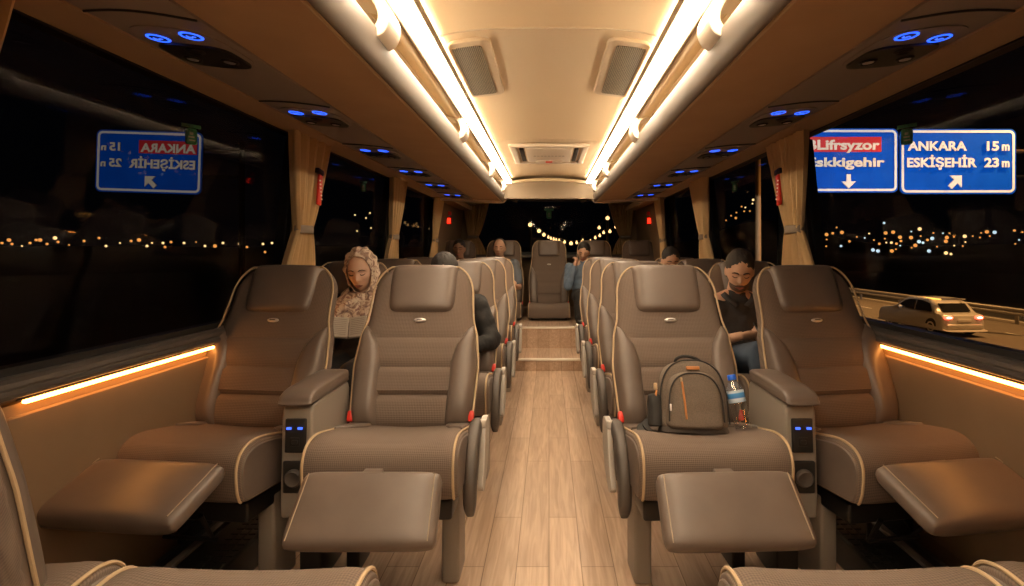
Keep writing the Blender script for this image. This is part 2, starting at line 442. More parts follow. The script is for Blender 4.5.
# luggage racks
for s, side in ((-1, 'left'), (1, 'right')):
    t = emp('luggage_rack', (s * .9, 2.2, 1.8))
    tag(t, 'long open overhead luggage rack with rounded lip on the %s side of the aisle' % side, 'luggage rack', 'overhead luggage racks')
    ox, oy, oz = s * .9, 2.2, 1.8
    y0, y1 = YF + .03 - oy, RE - oy
    # underside panel (inner brown part)
    bm = nb()
    def P(lst): return [(s * x - ox, z - oz) for x, z in lst]
    prism(bm, P([(.535, 1.781), (.871, 1.799), (.871, 1.824), (.535, 1.81)]), 'y', y0, y1)
    obj('underside_panel', bm, M['rackunder'], t, False)
    # lip
    lp = smoothloop([(.500, 1.862), (.509, 1.870), (.520, 1.864), (.530, 1.83), (.545, 1.805), (.545, 1.782), (.530, 1.772), (.512, 1.784), (.501, 1.82)], 4)
    bm = nb(); prism(bm, P(lp), 'y', y0, y1); obj('lip', bm, M['lip'], t)
    bm = nb(); tube(bm, [(s * .546 - ox, y0, 1.776 - oz), (s * .546 - ox, y1, 1.776 - oz)], .006, 8); obj('trim_line', bm, M['piping'], t)
    # service channel
    bm = nb(); prism(bm, P([(.872, 1.792), (1.160, 1.817), (1.160, 1.835), (.872, 1.815)]), 'y', y0, y1)
    obj('service_channel', bm, M['service'], t, False)
    for y in [.56, 1.42, 2.28, 3.20, 4.09, 4.98, 5.90]:
        bm = nb()
        a = [(s * (.875 + .282 * i / 10) - ox, y - oy - .03 * math.sin(PI * i / 10), 1.790 + .0245 * i / 10 - oz) for i in range(11)]
        tube(bm, a, .0035, 6)
        obj('channel_joint', bm, M['black'], t)
    # valance to the window
    bm = nb(); prism(bm, P([(1.161, 1.811), (1.325, 1.818), (1.345, 1.83), (1.345, 1.90), (1.161, 1.87)]), 'y', y0, YR - oy - .3)
    obj('valance', bm, M['valance'], t, False)
    # rounded end cap
    bm = nb()
    cp = smoothloop([(.44, 1.975), (.455, 1.87), (.50, 1.79), (.57, 1.76), (.9, 1.775), (1.3, 1.80), (1.345, 1.84), (1.3, 1.93), (.9, 1.975)], 4)
    prism(bm, P(cp), 'y', y1 - .06, y1 + .02); obj('end_cap', bm, M['cream'], t)
    # inner shelf above
    bm = nb(); prism(bm, P([(.57, 1.822), (1.3, 1.86), (1.3, 1.87), (.57, 1.832)]), 'y', y0, y1); obj('shelf', bm, M['ceiling'], t, False)
    # curved brackets
    for yb in (1.72, 3.25, 4.85, 6.1):
        bm = nb()
        outer = smoothloop([(.56, 1.99), (.497, 1.965), (.468, 1.925), (.464, 1.885), (.480, 1.85), (.515, 1.835)], 5, False)
        inner = smoothloop([(.540, 1.85), (.512, 1.868), (.498, 1.89), (.502, 1.92), (.526, 1.95), (.59, 1.965)], 5, False)
        prism(bm, P([tuple(q) for q in outer] + [tuple(q) for q in inner]), 'y', yb - oy - .065, yb - oy + .065)
        b = obj('bracket', bm, M['cream'], t); mo = b.modifiers.new('b', 'BEVEL'); mo.width = .01; mo.segments = 2; mo.limit_method = 'ANGLE'

# passenger service units
def service_unit(s):
    t = emp('service_panel')
    tilt = Matrix.Rotation(-s * math.atan2(.024, .273), 4, 'Y')
    bm = nb(); pl = []
    for i in range(40):
        a = 2 * PI * i / 40; c, q = math.cos(a), math.sin(a)
        pl.append((abs(c) ** .75 * math.copysign(.125, c), abs(q) ** .6 * math.copysign(.17, q)))
    def place(b): bmesh.ops.transform(b, matrix=tilt, verts=b.verts[:])
    prism(bm, pl, 'z', -.002, .012); place(bm); obj('base_plate', bm, M['service'], t)
    bm = nb(); pl = []
    for i in range(40):
        a = 2 * PI * i / 40; c, q = math.cos(a), math.sin(a)
        pl.append((abs(c) ** .6 * math.copysign(.105, c), .048 + abs(q) ** .45 * math.copysign(.098, q)))
    prism(bm, pl, 'z', -.008, .003); place(bm); obj('speaker_plate', bm, M['black'], t)
    for dx in (-.059, .059):
        ry = -.122 + (.042 if dx * s > 0 else 0); k_ = ry + .118
        bm = nb(); lathe(bm, [(.030, 0.002), (.030, -.0035), (.027, -.005), (.0225, -.0035), (.0225, .002)], 24, Matrix.Translation((dx, ry, 0))); place(bm)
        r = obj('button_ring', bm, M['bluelite'], t)
        bm = nb(); lathe(bm, [(.0223, 0), (.0223, -.0032), (.01, -.0034)], 20, Matrix.Translation((dx, ry, 0))); place(bm); obj('button_face', bm, M['bluedark'], r)
        bm = nb(); tube(bm, [(dx - .010, -.124 + k_, -.0045), (dx - .010, -.114 + k_, -.0045), (dx - .001, -.110 + k_, -.0045), (dx + .004, -.120 + k_, -.0045), (dx + .012, -.116 + k_, -.0045)], .0016, 5)
        place(bm); obj('icon', bm, M['blueled'], r)
        bm = nb(); lathe(bm, [(.026, 0), (.026, -.011), (.022, -.0135), (.018, -.0105), (.006, -.009)], 20, Matrix.Translation((dx * .95, .07, 0))); place(bm)
        g = obj('reading_lamp', bm, M['darkmetal'], t)
        bm = nb(); lathe(bm, [(.017, -.004), (.016, -.0125), (.004, -.0135)], 16, Matrix.Translation((dx * .95, .07, 0))); place(bm); obj('lens', bm, M['silver'], g)
    bm = nb(); lathe(bm, [(.026, 0), (.026, -.011), (.018, -.015), (.008, -.011)], 20, Matrix.Translation((0, -.01, 0))); place(bm); obj('air_nozzle', bm, M['darkmetal'], t)
    return t
ordn = ['nearest', 'second nearest', 'third nearest', 'fourth nearest', 'fifth nearest', 'farthest']
for s, side in ((-1, 'left'), (1, 'right')):
    pr = service_unit(s)
    for k in range(6):
        o = pr if k == 0 else copy_tree(pr)
        o.location = (s * 1.022, (1.66, 2.52, 3.44, 4.33, 5.22, 6.14)[k], 1.8035)
        tag(o, 'black oval overhead panel with two blue ring buttons, %s on the %s rack' % (ordn[k], side), 'service panel', 'overhead service panels, %s side' % side)

def rrect2(w, h, r, n=5):
    out = []
    for cx, cz, a0 in ((w / 2 - r, h / 2 - r, 0), (-w / 2 + r, h / 2 - r, 90), (-w / 2 + r, -h / 2 + r, 180), (w / 2 - r, -h / 2 + r, 270)):
        for i in range(n + 1):
            a = R(a0 + 90 * i / n); out.append((cx + r * math.cos(a), cz + r * math.sin(a)))
    return out
# ceiling vents
for s, side in ((-1, 'left'), (1, 'right')):
    t = emp('ceiling_vent', (s * .318, 2.60, ceil_z(.318) - .004))
    tag(t, 'perforated metal air vent in a cream frame on the %s half of the ceiling' % side, 'air vent', 'ceiling air vents')
    tl = Matrix.Rotation(s * .125, 4, 'Y')
    bm = nb(); prism(bm, rrect2(.175, .78, .045), 'z', -.012, .01)
    bmesh.ops.transform(bm, matrix=tl, verts=bm.verts[:]); vf = obj('frame', bm, M['ventframe'], t); bv = vf.modifiers.new('b', 'BEVEL'); bv.width = .006; bv.segments = 3; bv.limit_method = 'ANGLE'
    bm = nb(); prism(bm, rrect2(.120, .68, .02), 'z', -.015, -.005); bmesh.ops.translate(bm, vec=(s * .012, 0, 0), verts=bm.verts[:]); bmesh.ops.transform(bm, matrix=tl, verts=bm.verts[:]); obj('grille', bm, M['ventmesh'], t, False)

# roof hatch
t = emp('roof_hatch', (0, 4.86, 2.045)); tag(t, 'cream emergency roof hatch with a small red handle in the ceiling', 'roof hatch')
W_, D_ = .285, .42
bm = nb()
for (cx, cy, sx, sy) in ((0, -D_, 2 * W_ + .06, .05), (0, D_, 2 * W_ + .06, .05), (-W_, 0, .05, 2 * D_), (W_, 0, .05, 2 * D_)): bevbox(bm, (cx, cy, -.012), (sx, sy, .03), .008)
obj('frame', bm, M['cream'], t)
bm = nb(); box(bm, (0, 0, .0), (2 * W_, 2 * D_, .012)); obj('recess', bm, M['ceiling'], t, False)
for q in (-1, 1):
    bm = nb(); bevbox(bm, (q * .222, .02, -.012), (.035, .60, .018), .006); obj('slot', bm, M['black'], t)
bm = nb(); bevbox(bm, (0, -.02, -.016), (.38, .66, .026), .010); obj('lid', bm, M['cream'], t)
bm = nb(); bevbox(bm, (0, .27, -.024), (.24, .12, .024), .010); hn = obj('handle', bm, M['cream'], t)
bm = nb(); bevbox(bm, (0, .25, -.038), (.06, .06, .010), .004); obj('red_catch', bm, M['red'], hn)
bm = nb()
for i in range(9): box(bm, (-.12 + .03 * i, -.02, -.0295), (.02, .016, .002))
obj('printed_line', bm, M['service'], t, False)

# ---- walls
pill = [-1.9, 1.10, 3.13, 4.92, 6.74]
for s, side in ((-1, 'left'), (1, 'right')):
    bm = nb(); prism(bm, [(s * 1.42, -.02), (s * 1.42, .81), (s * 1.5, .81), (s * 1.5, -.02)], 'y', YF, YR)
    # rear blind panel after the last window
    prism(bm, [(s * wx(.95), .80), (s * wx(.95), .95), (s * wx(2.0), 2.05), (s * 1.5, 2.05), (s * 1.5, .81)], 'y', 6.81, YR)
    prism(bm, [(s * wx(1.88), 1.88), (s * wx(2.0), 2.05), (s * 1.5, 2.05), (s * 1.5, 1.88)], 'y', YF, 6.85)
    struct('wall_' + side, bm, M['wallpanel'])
    # raised wall panels with seams
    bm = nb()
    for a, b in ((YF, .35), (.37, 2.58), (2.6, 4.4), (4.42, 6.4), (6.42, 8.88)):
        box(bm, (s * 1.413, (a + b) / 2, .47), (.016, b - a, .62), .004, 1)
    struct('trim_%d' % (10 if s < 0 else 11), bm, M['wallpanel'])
    # sill: shaped grey aluminium band
    sp = [(1.395, .830), (1.378, .836), (1.376, .847), (1.388, .856), (1.383, .864), (1.385, .876), (1.400, .886), (1.46, .888), (1.46, .82), (1.405, .822)]
    bm = nb(); prism(bm, [(s * x, z) for x, z in sp], 'y', YF, 6.85); o = struct('trim_%d' % (12 if s < 0 else 13), bm, M['sill'])
    # skirting
    bm = nb(); bevbox(bm, (s * 1.40, (YF + 5.76) / 2, .05), (.04, 5.76 - YF, .1), .008); struct('baseboard_' + side, bm, M['pillar'])
    # amber strip
    ya_, yb_ = (1.52, 6.7) if s < 0 else (-1.5, 6.7)
    t = emp('wall_light_strip', (s * 1.398, (ya_ + yb_) / 2, .815)); tag(t, 'thin glowing amber light strip under the %s window sill' % side, 'wall light', 'amber wall light strips')
    bm = nb(); bevbox(bm, (0, 0, 0), (.016, yb_ - ya_, .010), .004); obj('diffuser', bm, M['amber'], t)
    bm = nb(); bevbox(bm, (s * .009, 0, .010), (.024, yb_ - ya_ + .04, .006), .002); obj('channel', bm, M['sill'], t)
    # pillars + windows
    for k, y in enumerate(pill):
        bm = nb()
        prism(bm, [(s * (wx(.885) - .012), .885), (s * (wx(1.84) - .012), 1.84), (s * (wx(1.84) + .06), 1.84), (s * (wx(.885) + .06), .885)], 'y', y - .085, y + .085)
        struct('trim_%d' % (20 + k + (10 if s > 0 else 0)), bm, M['pillar'])
    for k in range(4):
        a, b = pill[k] + .085, pill[k + 1] - .085
        e = emp('window_%d' % (k + 1 + (4 if s > 0 else 0))); e['kind'] = 'structure'
        bm = nb(); g = .004
        prism(bm, [(s * (wx(.89) + g), .89), (s * (wx(1.87) + g), 1.87), (s * (wx(1.87) + g + .006), 1.87), (s * (wx(.89) + g + .006), .89)], 'y', a, b)
        obj('glass_pane', bm, M['glass'], e, False)
        bm = nb()
        for (z0, z1) in ((.884, .908), (1.815, 1.885)):
            prism(bm, [(s * (wx(z0)), z0), (s * wx(z1), z1), (s * (wx(z1) + .05), z1), (s * (wx(z0) + .05), z0)], 'y', a, b)
        for (ya, yb) in ((a, a + .05), (b - .05, b)):
            prism(bm, [(s * wx(.905), .905), (s * wx(1.8), 1.8), (s * (wx(1.8) + .05), 1.8), (s * (wx(.90) + .05), .905)], 'y', ya, yb)
        obj('window_frame', bm, M['frameblack'], e, False)
# front bulkhead behind the camera
bm = nb(); box(bm, (0, YF - .03, 1.0), (3.0, .06, 2.2)); struct('wall_front', bm, M['wallpanel'])
# rear wall with window opening
bm = nb()
box(bm, (0, YR + .03, .72), (3.0, .06, .86)); box(bm, (-1.36, YR + .03, 1.6), (.26, .06, .92)); box(bm, (1.36, YR + .03, 1.6), (.26, .06, .92)); box(bm, (0, YR + .03, 2.06), (3.0, .06, .08))
struct('wall_back', bm, M['wallpanel'])
e = emp('window_9'); e['kind'] = 'structure'
bm = nb(); box(bm, (0, YR + .04, 1.58), (2.46, .006, .88)); obj('glass_pane', bm, M['rearglass'], e, False)
bm = nb()
for c_, s_ in (((0, YR, 1.165), (2.5, .05, .05)), ((0, YR, 2.0), (2.5, .05, .05)), ((-1.23, YR, 1.58), (.05, .05, .88)), ((1.23, YR, 1.58), (.05, .05, .88))): box(bm, c_, s_)
obj('window_frame', bm, M['frameblack'], e, False)
bm = nb(); bevbox(bm, (0, YR - .12, 1.12), (2.7, .24, .05), .012); struct('trim_40', bm, M['sill'])

# heater grilles at the wall foot
for s, side in ((-1, 'left'), (1, 'right')):
    t = emp('floor_heater', (s * 1.25, 1.65, 0)); tag(t, 'low slatted heater grille on the floor by the %s wall' % side, 'heater', 'floor heaters')
    bm = nb(); bevbox(bm, (0, 0, .06), (.26, 2.0, .12), .01); obj('housing', bm, M['darkmetal'], t)
    bm = nb()
    for i in range(48):
        for j in range(3): box(bm, (-s * (.035 + .034 * j), -.95 + .04 * i, .122), (.026, .028, .005))
    obj('grille', bm, M['black'], t, False)
    bm = nb(); bevbox(bm, (s * .06, 0, .127), (.03, 2.0, .014), .004); obj('rail', bm, M['lip'], t)

# ------------------------------------------------------------------ curtains
def curtain(name_lab, cat_group, loc, along, width, z0, z1, ztie, tieoff=0, narrow=.42, seed=1, side=1, hollow=(0, 0)):
    """along: 'y' sheet runs along the wall, 'x' across the back"""
    rnd = random.Random(seed)
    t = emp('curtain', loc); tag(t, name_lab, 'curtain', cat_group)
    bm = nb(); nu, nv = 90, 40; folds = 9
    def prof(z):
        if z > ztie:
            q = (z - ztie) / (z1 - ztie); w = narrow + (1 - narrow) * (q ** .75)
        else:
            q = (ztie - z) / max(ztie - z0, .01); w = narrow + (.82 - narrow) * min(1, q * 1.2) ** .7
        off = tieoff * (1 - min(1, abs(z - ztie) / (z1 - ztie)) ** .8)
        return w, off
    G = []
    ph = [rnd.uniform(0, 6) for _ in range(4)]
    for j in range(nv + 1):
        z = z0 + (z1 - z0) * j / nv; w, off = prof(z); row = []
        for i in range(nu + 1):
            u = i / nu - .5
            d = .026 * math.sin(2 * PI * folds * u + ph[0] + .8 * math.sin(5 * u + ph[1])) + .008 * math.sin(2 * PI * 13 * u + ph[2] + z * 2)
            d *= .55 + .45 * w
            a = u * width * w + off + .01 * math.sin(4 * z + ph[3])
            lx = -side * (z - 1.0) * .10 if along == 'y' else 0
            row.append(bm.verts.new((d + lx, a, z - loc[2]) if along == 'y' else (a, d, z - loc[2])))
        G.append(row)
    for j in range(nv):
        for i in range(nu): bm.faces.new((G[j][i], G[j][i + 1], G[j + 1][i + 1], G[j + 1][i]))
    o = obj('cloth', bm, M['curtain'], t, True, fix=False)
    so = o.modifiers.new('s', 'SOLIDIFY'); so.thickness = .003
    # tieback band
    w, off = prof(ztie); hw = width * w / 2 + .008; lx = -side * (ztie - 1.0) * .10 if along == 'y' else 0
    bm = nb(); ring = []
    for dz in (-.022, -.016, .016, .022):
        rr = .040 if abs(dz) < .02 else .036
        ring.append([bm.verts.new((math.cos(a) * rr + lx, math.sin(a) * hw + off + .01 * math.sin(4 * ztie + ph[3]), ztie - loc[2] + dz) if along == 'y' else
                     (math.sin(a) * hw + off, math.cos(a) * rr, ztie - loc[2] + dz)) for a in [2 * PI * q / 28 for q in range(28)]])
    for A, B in zip(ring, ring[1:]):
        for q in range(28): bm.faces.new((A[q], A[(q + 1) % 28], B[(q + 1) % 28], B[q]))
    tb = obj('tieback', bm, M['tieback'], t)
    so = tb.modifiers.new('s', 'SOLIDIFY'); so.thickness = .003
    return t
nm = ['nearest the camera', 'beside the front row of seats', 'second along the windows', 'at the far end of the windows']
for s, side in ((-1, 'left'), (1, 'right')):
    for k, y in enumerate((1.13, 3.06, 4.86, 6.62)):
        if k == 0 and s > 0: continue
        curtain('beige curtain tied back on the %s wall, %s' % (side, ['nearest the camera', 'just behind the front row', 'the next one towards the rear', 'the last before the rear window'][k]),
                'tied side curtains', (s * 1.352, y + (.02 if k == 0 else 0), 1.0), 'y', (.44, .48, .46, .40)[k], 1.02 if k else .97, 1.835, 1.33, 0, .34, 10 + k + (5 if s > 0 else 0), s)
for s, side in ((-1, 'left'), (1, 'right')):
    curtain('beige curtain swept back at the %s edge of the rear window' % side, 'rear window curtains', (s * 1.12, YR - .06, 1.2), 'x', .42, 1.15, 2.0, 1.42, s * .06, .35, 30 + s, s)

# ------------------------------------------------------------------ seats
def backrest_w(v, Ls):
    return lerp([(0, .238), (.08, .25), (.26, .260), (.38, .249), (.47, .228), (.55, .222), (.72, .214)], v / Ls)
def build_seat(name, s=1, Lb=.70, tilt=25, dz=0.0, legrest=None, pedestal='aisle', arm=True, wscale=1.0, yb=.19, bscale=1.0, base='leg', zfloor=0.0, hl_buckle=True):
    """s = side the aisle is on (+1: toward +x). Local origin on the floor, seat faces -y."""
    t = emp(name)
    Ls = Lb / .72
    al = R(tilt); zb = .50 + dz
    mt = Matrix(((1, 0, 0, 0), (0, math.cos(al), math.sin(al), yb), (0, -math.sin(al), math.cos(al), zb), (0, 0, 0, 1)))
    # rows above map (x, depth(y), v): y' = y cos + v sin ; z' = -y sin + v cos
    def bw(v): return backrest_w(v, Ls) * wscale * bscale
    def top_round(v):
        r = .125; d = Lb - v
        if d >= r: return bw(v)
        return bw(v) - r * (1 - math.sqrt(max(0, 1 - ((r - d) / r) ** 2))) * .75
    def g(v, c, w=.006): return math.exp(-((v - c) / w) ** 2)
    sm = [.13 * Ls, .255 * Ls, .385 * Ls]
    def fr(s_, t_, x, v):
        f = .045 + .012 * math.sin(PI * min(1, v / (.42 * Ls))) * (1 if v < .42 * Ls else 0)
        # quilted panels
        for c in sm: f -= .019 * g(v, c, .0085)
        lum = 0
        if v < .385 * Ls: lum = .004
        f += lum
        return f
    bm = nb(); pad(bm, lambda v: (-top_round(v), top_round(v)), 0, Lb, fr, .045, mt, 26, 60, 6, 14)
    back = obj('backrest', bm, M['fabric'], t)
    # rear shell
    bm = nb(); pad(bm, lambda v: (-top_round(v) + .012, top_round(v) - .012), .02, Lb - .02, lambda *a: -.02, .062, mt, 14, 24, 6, 12); obj('rear_shell', bm, M['greyplastic'], t)
    # bolsters
    for q, nm_ in ((-1, 'bolster'), (1, 'bolster')):
        bt = .44 * Ls
        def bx(v, q=q):
            o_ = bw(v) - .004; k = v / bt
            inn = (.126 + .010 * math.sin(PI * k / 1.1)) * wscale * bscale if k < .6 else lerp([(0, .1359 * wscale * bscale), (.4, .152 * wscale * bscale), (.75, .19 * wscale * bscale), (1, bw(bt) - .012)], (k - .6) / .4)
            return (q * o_, q * inn) if q < 0 else (inn, o_)
        def bf(s_, t_, x, v, q=q):
            return .088 - .014 * (v / bt)
        bm = nb(); pad(bm, bx, .0, bt, bf, .01, mt, 12, 26, 4, 5); obj('bolster', bm, M['leather'], t)
    # headrest
    h0, h1 = (Lb - .225), Lb + .004
    def hx(v):
        k = (v - h0) / (h1 - h0); w = (.146 + .006 * math.sin(PI * k)) * wscale * bscale
        if k < .18: w -= .03 * (1 - math.sqrt(max(0, 1 - ((.18 - k) / .18) ** 2)))
        return (-w, w)
    bm = nb(); pad(bm, hx, h0, h1, lambda s_, t_, x, v: .064 + .010 * (1 - s_ * s_), .05, mt, 22, 26, 10, 12); obj('headrest', bm, M['leather'], t)
    # piping around the backrest
    pp = []; nvp = 26
    for i in range(nvp + 1):
        v = (Lb - .125) * i / nvp; pp.append((-(bw(v) + .001), v))
    for i in range(1, 9):
        a = PI / 2 * i / 9; v = Lb - .125 + .125 * math.sin(a); pp.append((-(bw(v) - .125 * (1 - math.cos(a)) * .75), v))
    pl = pp + [(-x, v) for x, v in reversed(pp)]
    # bridge across the top follows the rounded rim
    pts = [mt @ Vector((x * .985, -.034, min(v, Lb - .006))) for x, v in pl]
    bm = nb(); tube(bm, pts, .0042, 7); obj('piping', bm, M['piping'], t)
    # badge
    bm = nb(); ell(bm, (0, 0, 0), (.027, .007, .0095), mt @ Matrix.Translation((0, -.049, .455 * Ls)), 20, 8); bd = obj('badge', bm, M['silver'], t, label='small silver oval badge')
    bm = nb(); box(bm, (0, 0, 0), (.024, .003, .0035)); bmesh.ops.transform(bm, matrix=mt @ Matrix.Translation((0, -.056, .455 * Ls)), verts=bm.verts[:]); obj('badge_bar', bm, M['darkpad'], bd, False)
    # cushion
    W = .252 * wscale
    z = dz
    prof = smoothloop([(.27, .50 + z), (.12, .535 + z), (-.03, .568 + z), (-.14, .590 + z), (-.205, .590 + z), (-.25, .570 + z), (-.272, .53 + z), (-.272, .475 + z), (-.262, .43 + z), (-.235, .405 + z), (-.1, .395 + z), (.1, .38 + z), (.27, .37 + z)], 4)
    cy = sum(p[0] for p in prof) / len(prof); cz = .47 + z
    bm = nb(); rows = []
    ns = 28
    for i in range(ns + 1):
        q = math.sin(PI / 2 * (2 * i / ns - 1)); e = (1 - abs(q) ** 9) ** .5
        x = q * W; sc_ = .06 * (1 - e)
        dip = .010 * (1 - (min(1, abs(x) / .17)) ** 2) if abs(x) < .17 else -.006 * math.sin(PI * (abs(x) - .17) / (W - .17 + 1e-6))
        rows.append([bm.verts.new((x, cy + (p[0] - cy) * (1 - sc_), cz + (p[1] - cz) * (1 - sc_ * 1.6) - (dip if p[1] > cz else 0) * (1 if p[0] > -.22 else .5))) for p in prof])
    n = len(prof)
    for A, B in zip(rows, rows[1:]):
        for j in range(n): bm.faces.new((A[j], A[(j + 1) % n], B[(j + 1) % n], B[j]))
    bm.faces.new(rows[0]); bm.faces.new(rows[-1])
    cu = obj('seat_cushion', bm, M['fabric'], t)
    for q in (-1, 1):
        pr = [p for p in prof if p[0] < .2 and (p[1] > .46 + z or p[0] < -.24)]
        bm = nb(); tube(bm, [(q * (W - .010), cy + (p[0] - cy) * .992, cz + (p[1] - cz) * .985 + .002) for p in pr], .0045, 7); obj('piping', bm, M['piping'], cu)
        # leather corner panel at the rear side
        bm = nb(); pp_ = smoothloop([(.19, .10), (.19, .0), (.06, -.02), (-.04, .0)], 3, False)
        vs = [(q * (W - .015), .20), (q * (W - .10), .20), (q * (W - .10), .10), (q * (W - .075), .03), (q * (W - .018), -.02)]
        A = []
        for (x, y) in vs:
            zz = (lerp([(-.14, .590), (-.03, .568), (.12, .535), (.27, .50)], y)) + z
            A.append((x, y, zz))
        top = [bm.verts.new((a, b, c_ + .0115)) for a, b, c_ in A]; bot = [bm.verts.new((a, b, c_ - .02)) for a, b, c_ in A]
        bm.faces.new(top); bm.faces.new(bot)
        for i in range(len(A)): bm.faces.new((top[i], top[(i + 1) % 5], bot[(i + 1) % 5], bot[i]))
        ob = obj('corner_panel', bm, M['leather'], cu); bv = ob.modifiers.new('b', 'BEVEL'); bv.width = .006; bv.segments = 2
    # side leather of the cushion
    for q in (-1, 1):
        bm = nb(); pr = [(cy + (p[0] - cy) * .93, cz + (p[1] - cz) * .86) for p in prof]
        prism(bm, pr, 'x', q * (W - .01), q * (W + .004)); ob = obj('side_panel', bm, M['leather'], cu)
        bv = ob.modifiers.new('b', 'BEVEL'); bv.width = .004; bv.segments = 2; bv.limit_method = 'ANGLE'
    # base frame
    fz = (.37 + z)
    if base == 'leg':
        bm = nb(); bevbox(bm, (0, .05, fz - .035), (.44, .42, .07), .01); obj('seat_frame', bm, M['darkmetal'], t)
        xs = s * .19
        bm = nb(); bevbox(bm, (xs, .06, (fz - .03) / 2), (.065, .15, fz - .03), .012); obj('leg', bm, M['greyplastic'], t)
        bm = nb(); bevbox(bm, (-xs, .12, (fz - .03) / 2), (.05, .14, fz - .03), .01); obj('leg', bm, M['darkmetal'], t)
        bm = nb()
        tube(bm, [(-.12, -.18, fz - .05), (-.10, -.10, fz - .16), (-.02, .0, fz - .10)], .009, 6); tube(bm, [(.08, -.2, fz - .03), (.06, -.12, fz - .14), (.1, .02, fz - .09)], .009, 6)
        tube(bm, [(-.12, -.12, fz - .15), (.08, -.12, fz - .15)], .008, 6)
        obj('recline_linkage', bm, M['darkmetal'], t)
    else:
        bm = nb(); bevbox(bm, (0, .06, max(.02, fz / 2)), (.46, .40, max(.03, fz)), .008); obj('base_box', bm, M['black'], t)
        bm = nb(); bevbox(bm, (0, -.16, .035), (.40, .05, .03), .006); obj('base_rail', bm, M['greyplastic'], t)
    # buckles
    for q in (-1, 1):
        bm = nb(); bevbox(bm, (q * (W - .012), .175, .557 + z), (.022, .032, .042), .005, 2, Matrix.Rotation(R(-25), 3, 'X')); bk = obj('seatbelt_buckle', bm, M['red'], t, label='red seatbelt buckle')
        bm = nb(); bevbox(bm, (q * (W - .012), .185, .532 + z), (.026, .036, .03), .004, 2, Matrix.Rotation(R(-25), 3, 'X')); obj('buckle_housing', bm, M['black'], bk)
    # aisle armrest, swung down
    if arm:
        xo = s * (W + .028)
        bm = nb(); pl_ = smoothloop([(.235, .555), (.245, .50), (.235, .45), (.17, .37), (.08, .33), (.03, .35), (.06, .40), (.10, .48), (.13, .545), (.18, .57)], 4)
        prism(bm, [(a_ - .05, b_) for a_, b_ in pl_], 'x', xo + s * .008, xo + s * .030); bevbox(bm, (xo + s * .008, .115, .548), (.046, .085, .034), .010, 3, Matrix.Rotation(R(-12), 3, 'X')); ob = obj('armrest_bracket', bm, M['lightgrey'], t)
        bv = ob.modifiers.new('b', 'BEVEL'); bv.width = .005; bv.segments = 2; bv.limit_method = 'ANGLE'
        bm = nb(); path = smoothloop([(.15, .545), (.05, .54), (-.03, .50), (-.075, .43), (-.09, .35), (-.08, .285)], 5, False)
        secs = []
        k = len(path)
        for i, (y, zz) in enumerate(path):
            a = path[max(i - 1, 0)]; b = path[min(i + 1, k - 1)]; d = Vector((b[0] - a[0], b[1] - a[1])).normalized(); nrm = Vector((-d.y, d.x))
            wn = .032 * min(1, .45 + 4 * min(i, k - 1 - i) / k); wxx = .023 * min(1, .6 + 3 * min(i, k - 1 - i) / k)
            ring = []
            for j in range(14):
                an = 2 * PI * j / 14; cx = math.copysign(abs(math.cos(an)) ** .6, math.cos(an)) * wxx; cn = math.copysign(abs(math.sin(an)) ** .6, math.sin(an)) * wn
                ring.append(bm.verts.new((xo - s * .008 + cx, y + nrm.x * cn, zz + nrm.y * cn)))
            secs.append(ring)
        for A, B in zip(secs, secs[1:]):
            for j in range(14): bm.faces.new((A[j], A[(j + 1) % 14], B[(j + 1) % 14], B[j]))
        bm.faces.new(secs[0]); bm.faces.new(secs[-1])
        obj('armrest_pad', bm, M['darkpad'], t)
        bm = nb(); bevbox(bm, (s * (W + .012), .12, .44 + z), (.02, .16, .12), .006); obj('armrest_mount', bm, M['greyplastic'], t)
    # leg rest
    if legrest:
        y0, z0, y1, z1, wd = legrest; xo_ = s * (.012 if arm else .045)
        ln = math.hypot(y0 - y1, z0 - z1); a = math.atan2(z0 - z1, y0 - y1)
        ml = Matrix.Translation(((xo_, (y0 + y1) / 2, (z0 + z1) / 2))) @ Matrix.Rotation(a, 4, 'X')
        bm = nb(); nu = 20; nvv = 20; S = [math.sin(PI / 2 * (2 * i / nu - 1)) for i in range(nu + 1)]
        gt, gb_ = {}, {}
        for i, u in enumerate(S):
            for j, v in enumerate(S):
                e = ((1 - abs(u) ** 10) * (1 - abs(v) ** 10)) ** .5
                # squircle outline with soft corners
                fx = 1 - .045 * abs(v) ** 10; fy = 1 - .05 * abs(u) ** 10
                xw = wd / 2 * (1 + .02 * -v)
                top = ml @ Vector((u * xw * fx, v * ln / 2 * fy, .008 + .026 * e + .006 * (1 - u * u) * (1 - v * v)))
                bot = ml @ Vector((u * xw * fx * (1 - .03 * e), v * ln / 2 * fy * (1 - .03 * e), -.008 - .034 * e))
                edge = i in (0, nu) or j in (0, nu)
                gt[i, j] = bm.verts.new(top); gb_[i, j] = bm.verts.new(bot)
        for i in range(nu):
            for j in range(nu):
                bm.faces.new((gt[i, j], gt[i + 1, j], gt[i + 1, j + 1], gt[i, j + 1])); bm.faces.new((gb_[i, j], gb_[i, j + 1], gb_[i + 1, j + 1], gb_[i + 1, j]))
        loop = [(i, 0) for i in range(nu)] + [(nu, j) for j in range(nu)] + [(i, nu) for i in range(nu, 0, -1)] + [(0, j) for j in range(nu, 0, -1)]
        for a_, b_ in zip(loop, loop[1:] + loop[:1]): bm.faces.new((gt[a_], gt[b_], gb_[b_], gb_[a_]))
        lr = obj('leg_rest', bm, M['leather'], t, label='smooth leather leg rest folded up')
        for q in (-1, 1):
            bm = nb()
            tube(bm, [ml @ Vector((q * (wd / 2 - .020) * (1 - .02 * v), v * ln / 2 * .88, .031)) for v in [-1 + 2 * i / 12 for i in range(13)]], .0018, 5)
            obj('stitching', bm, M['stitch'], lr)
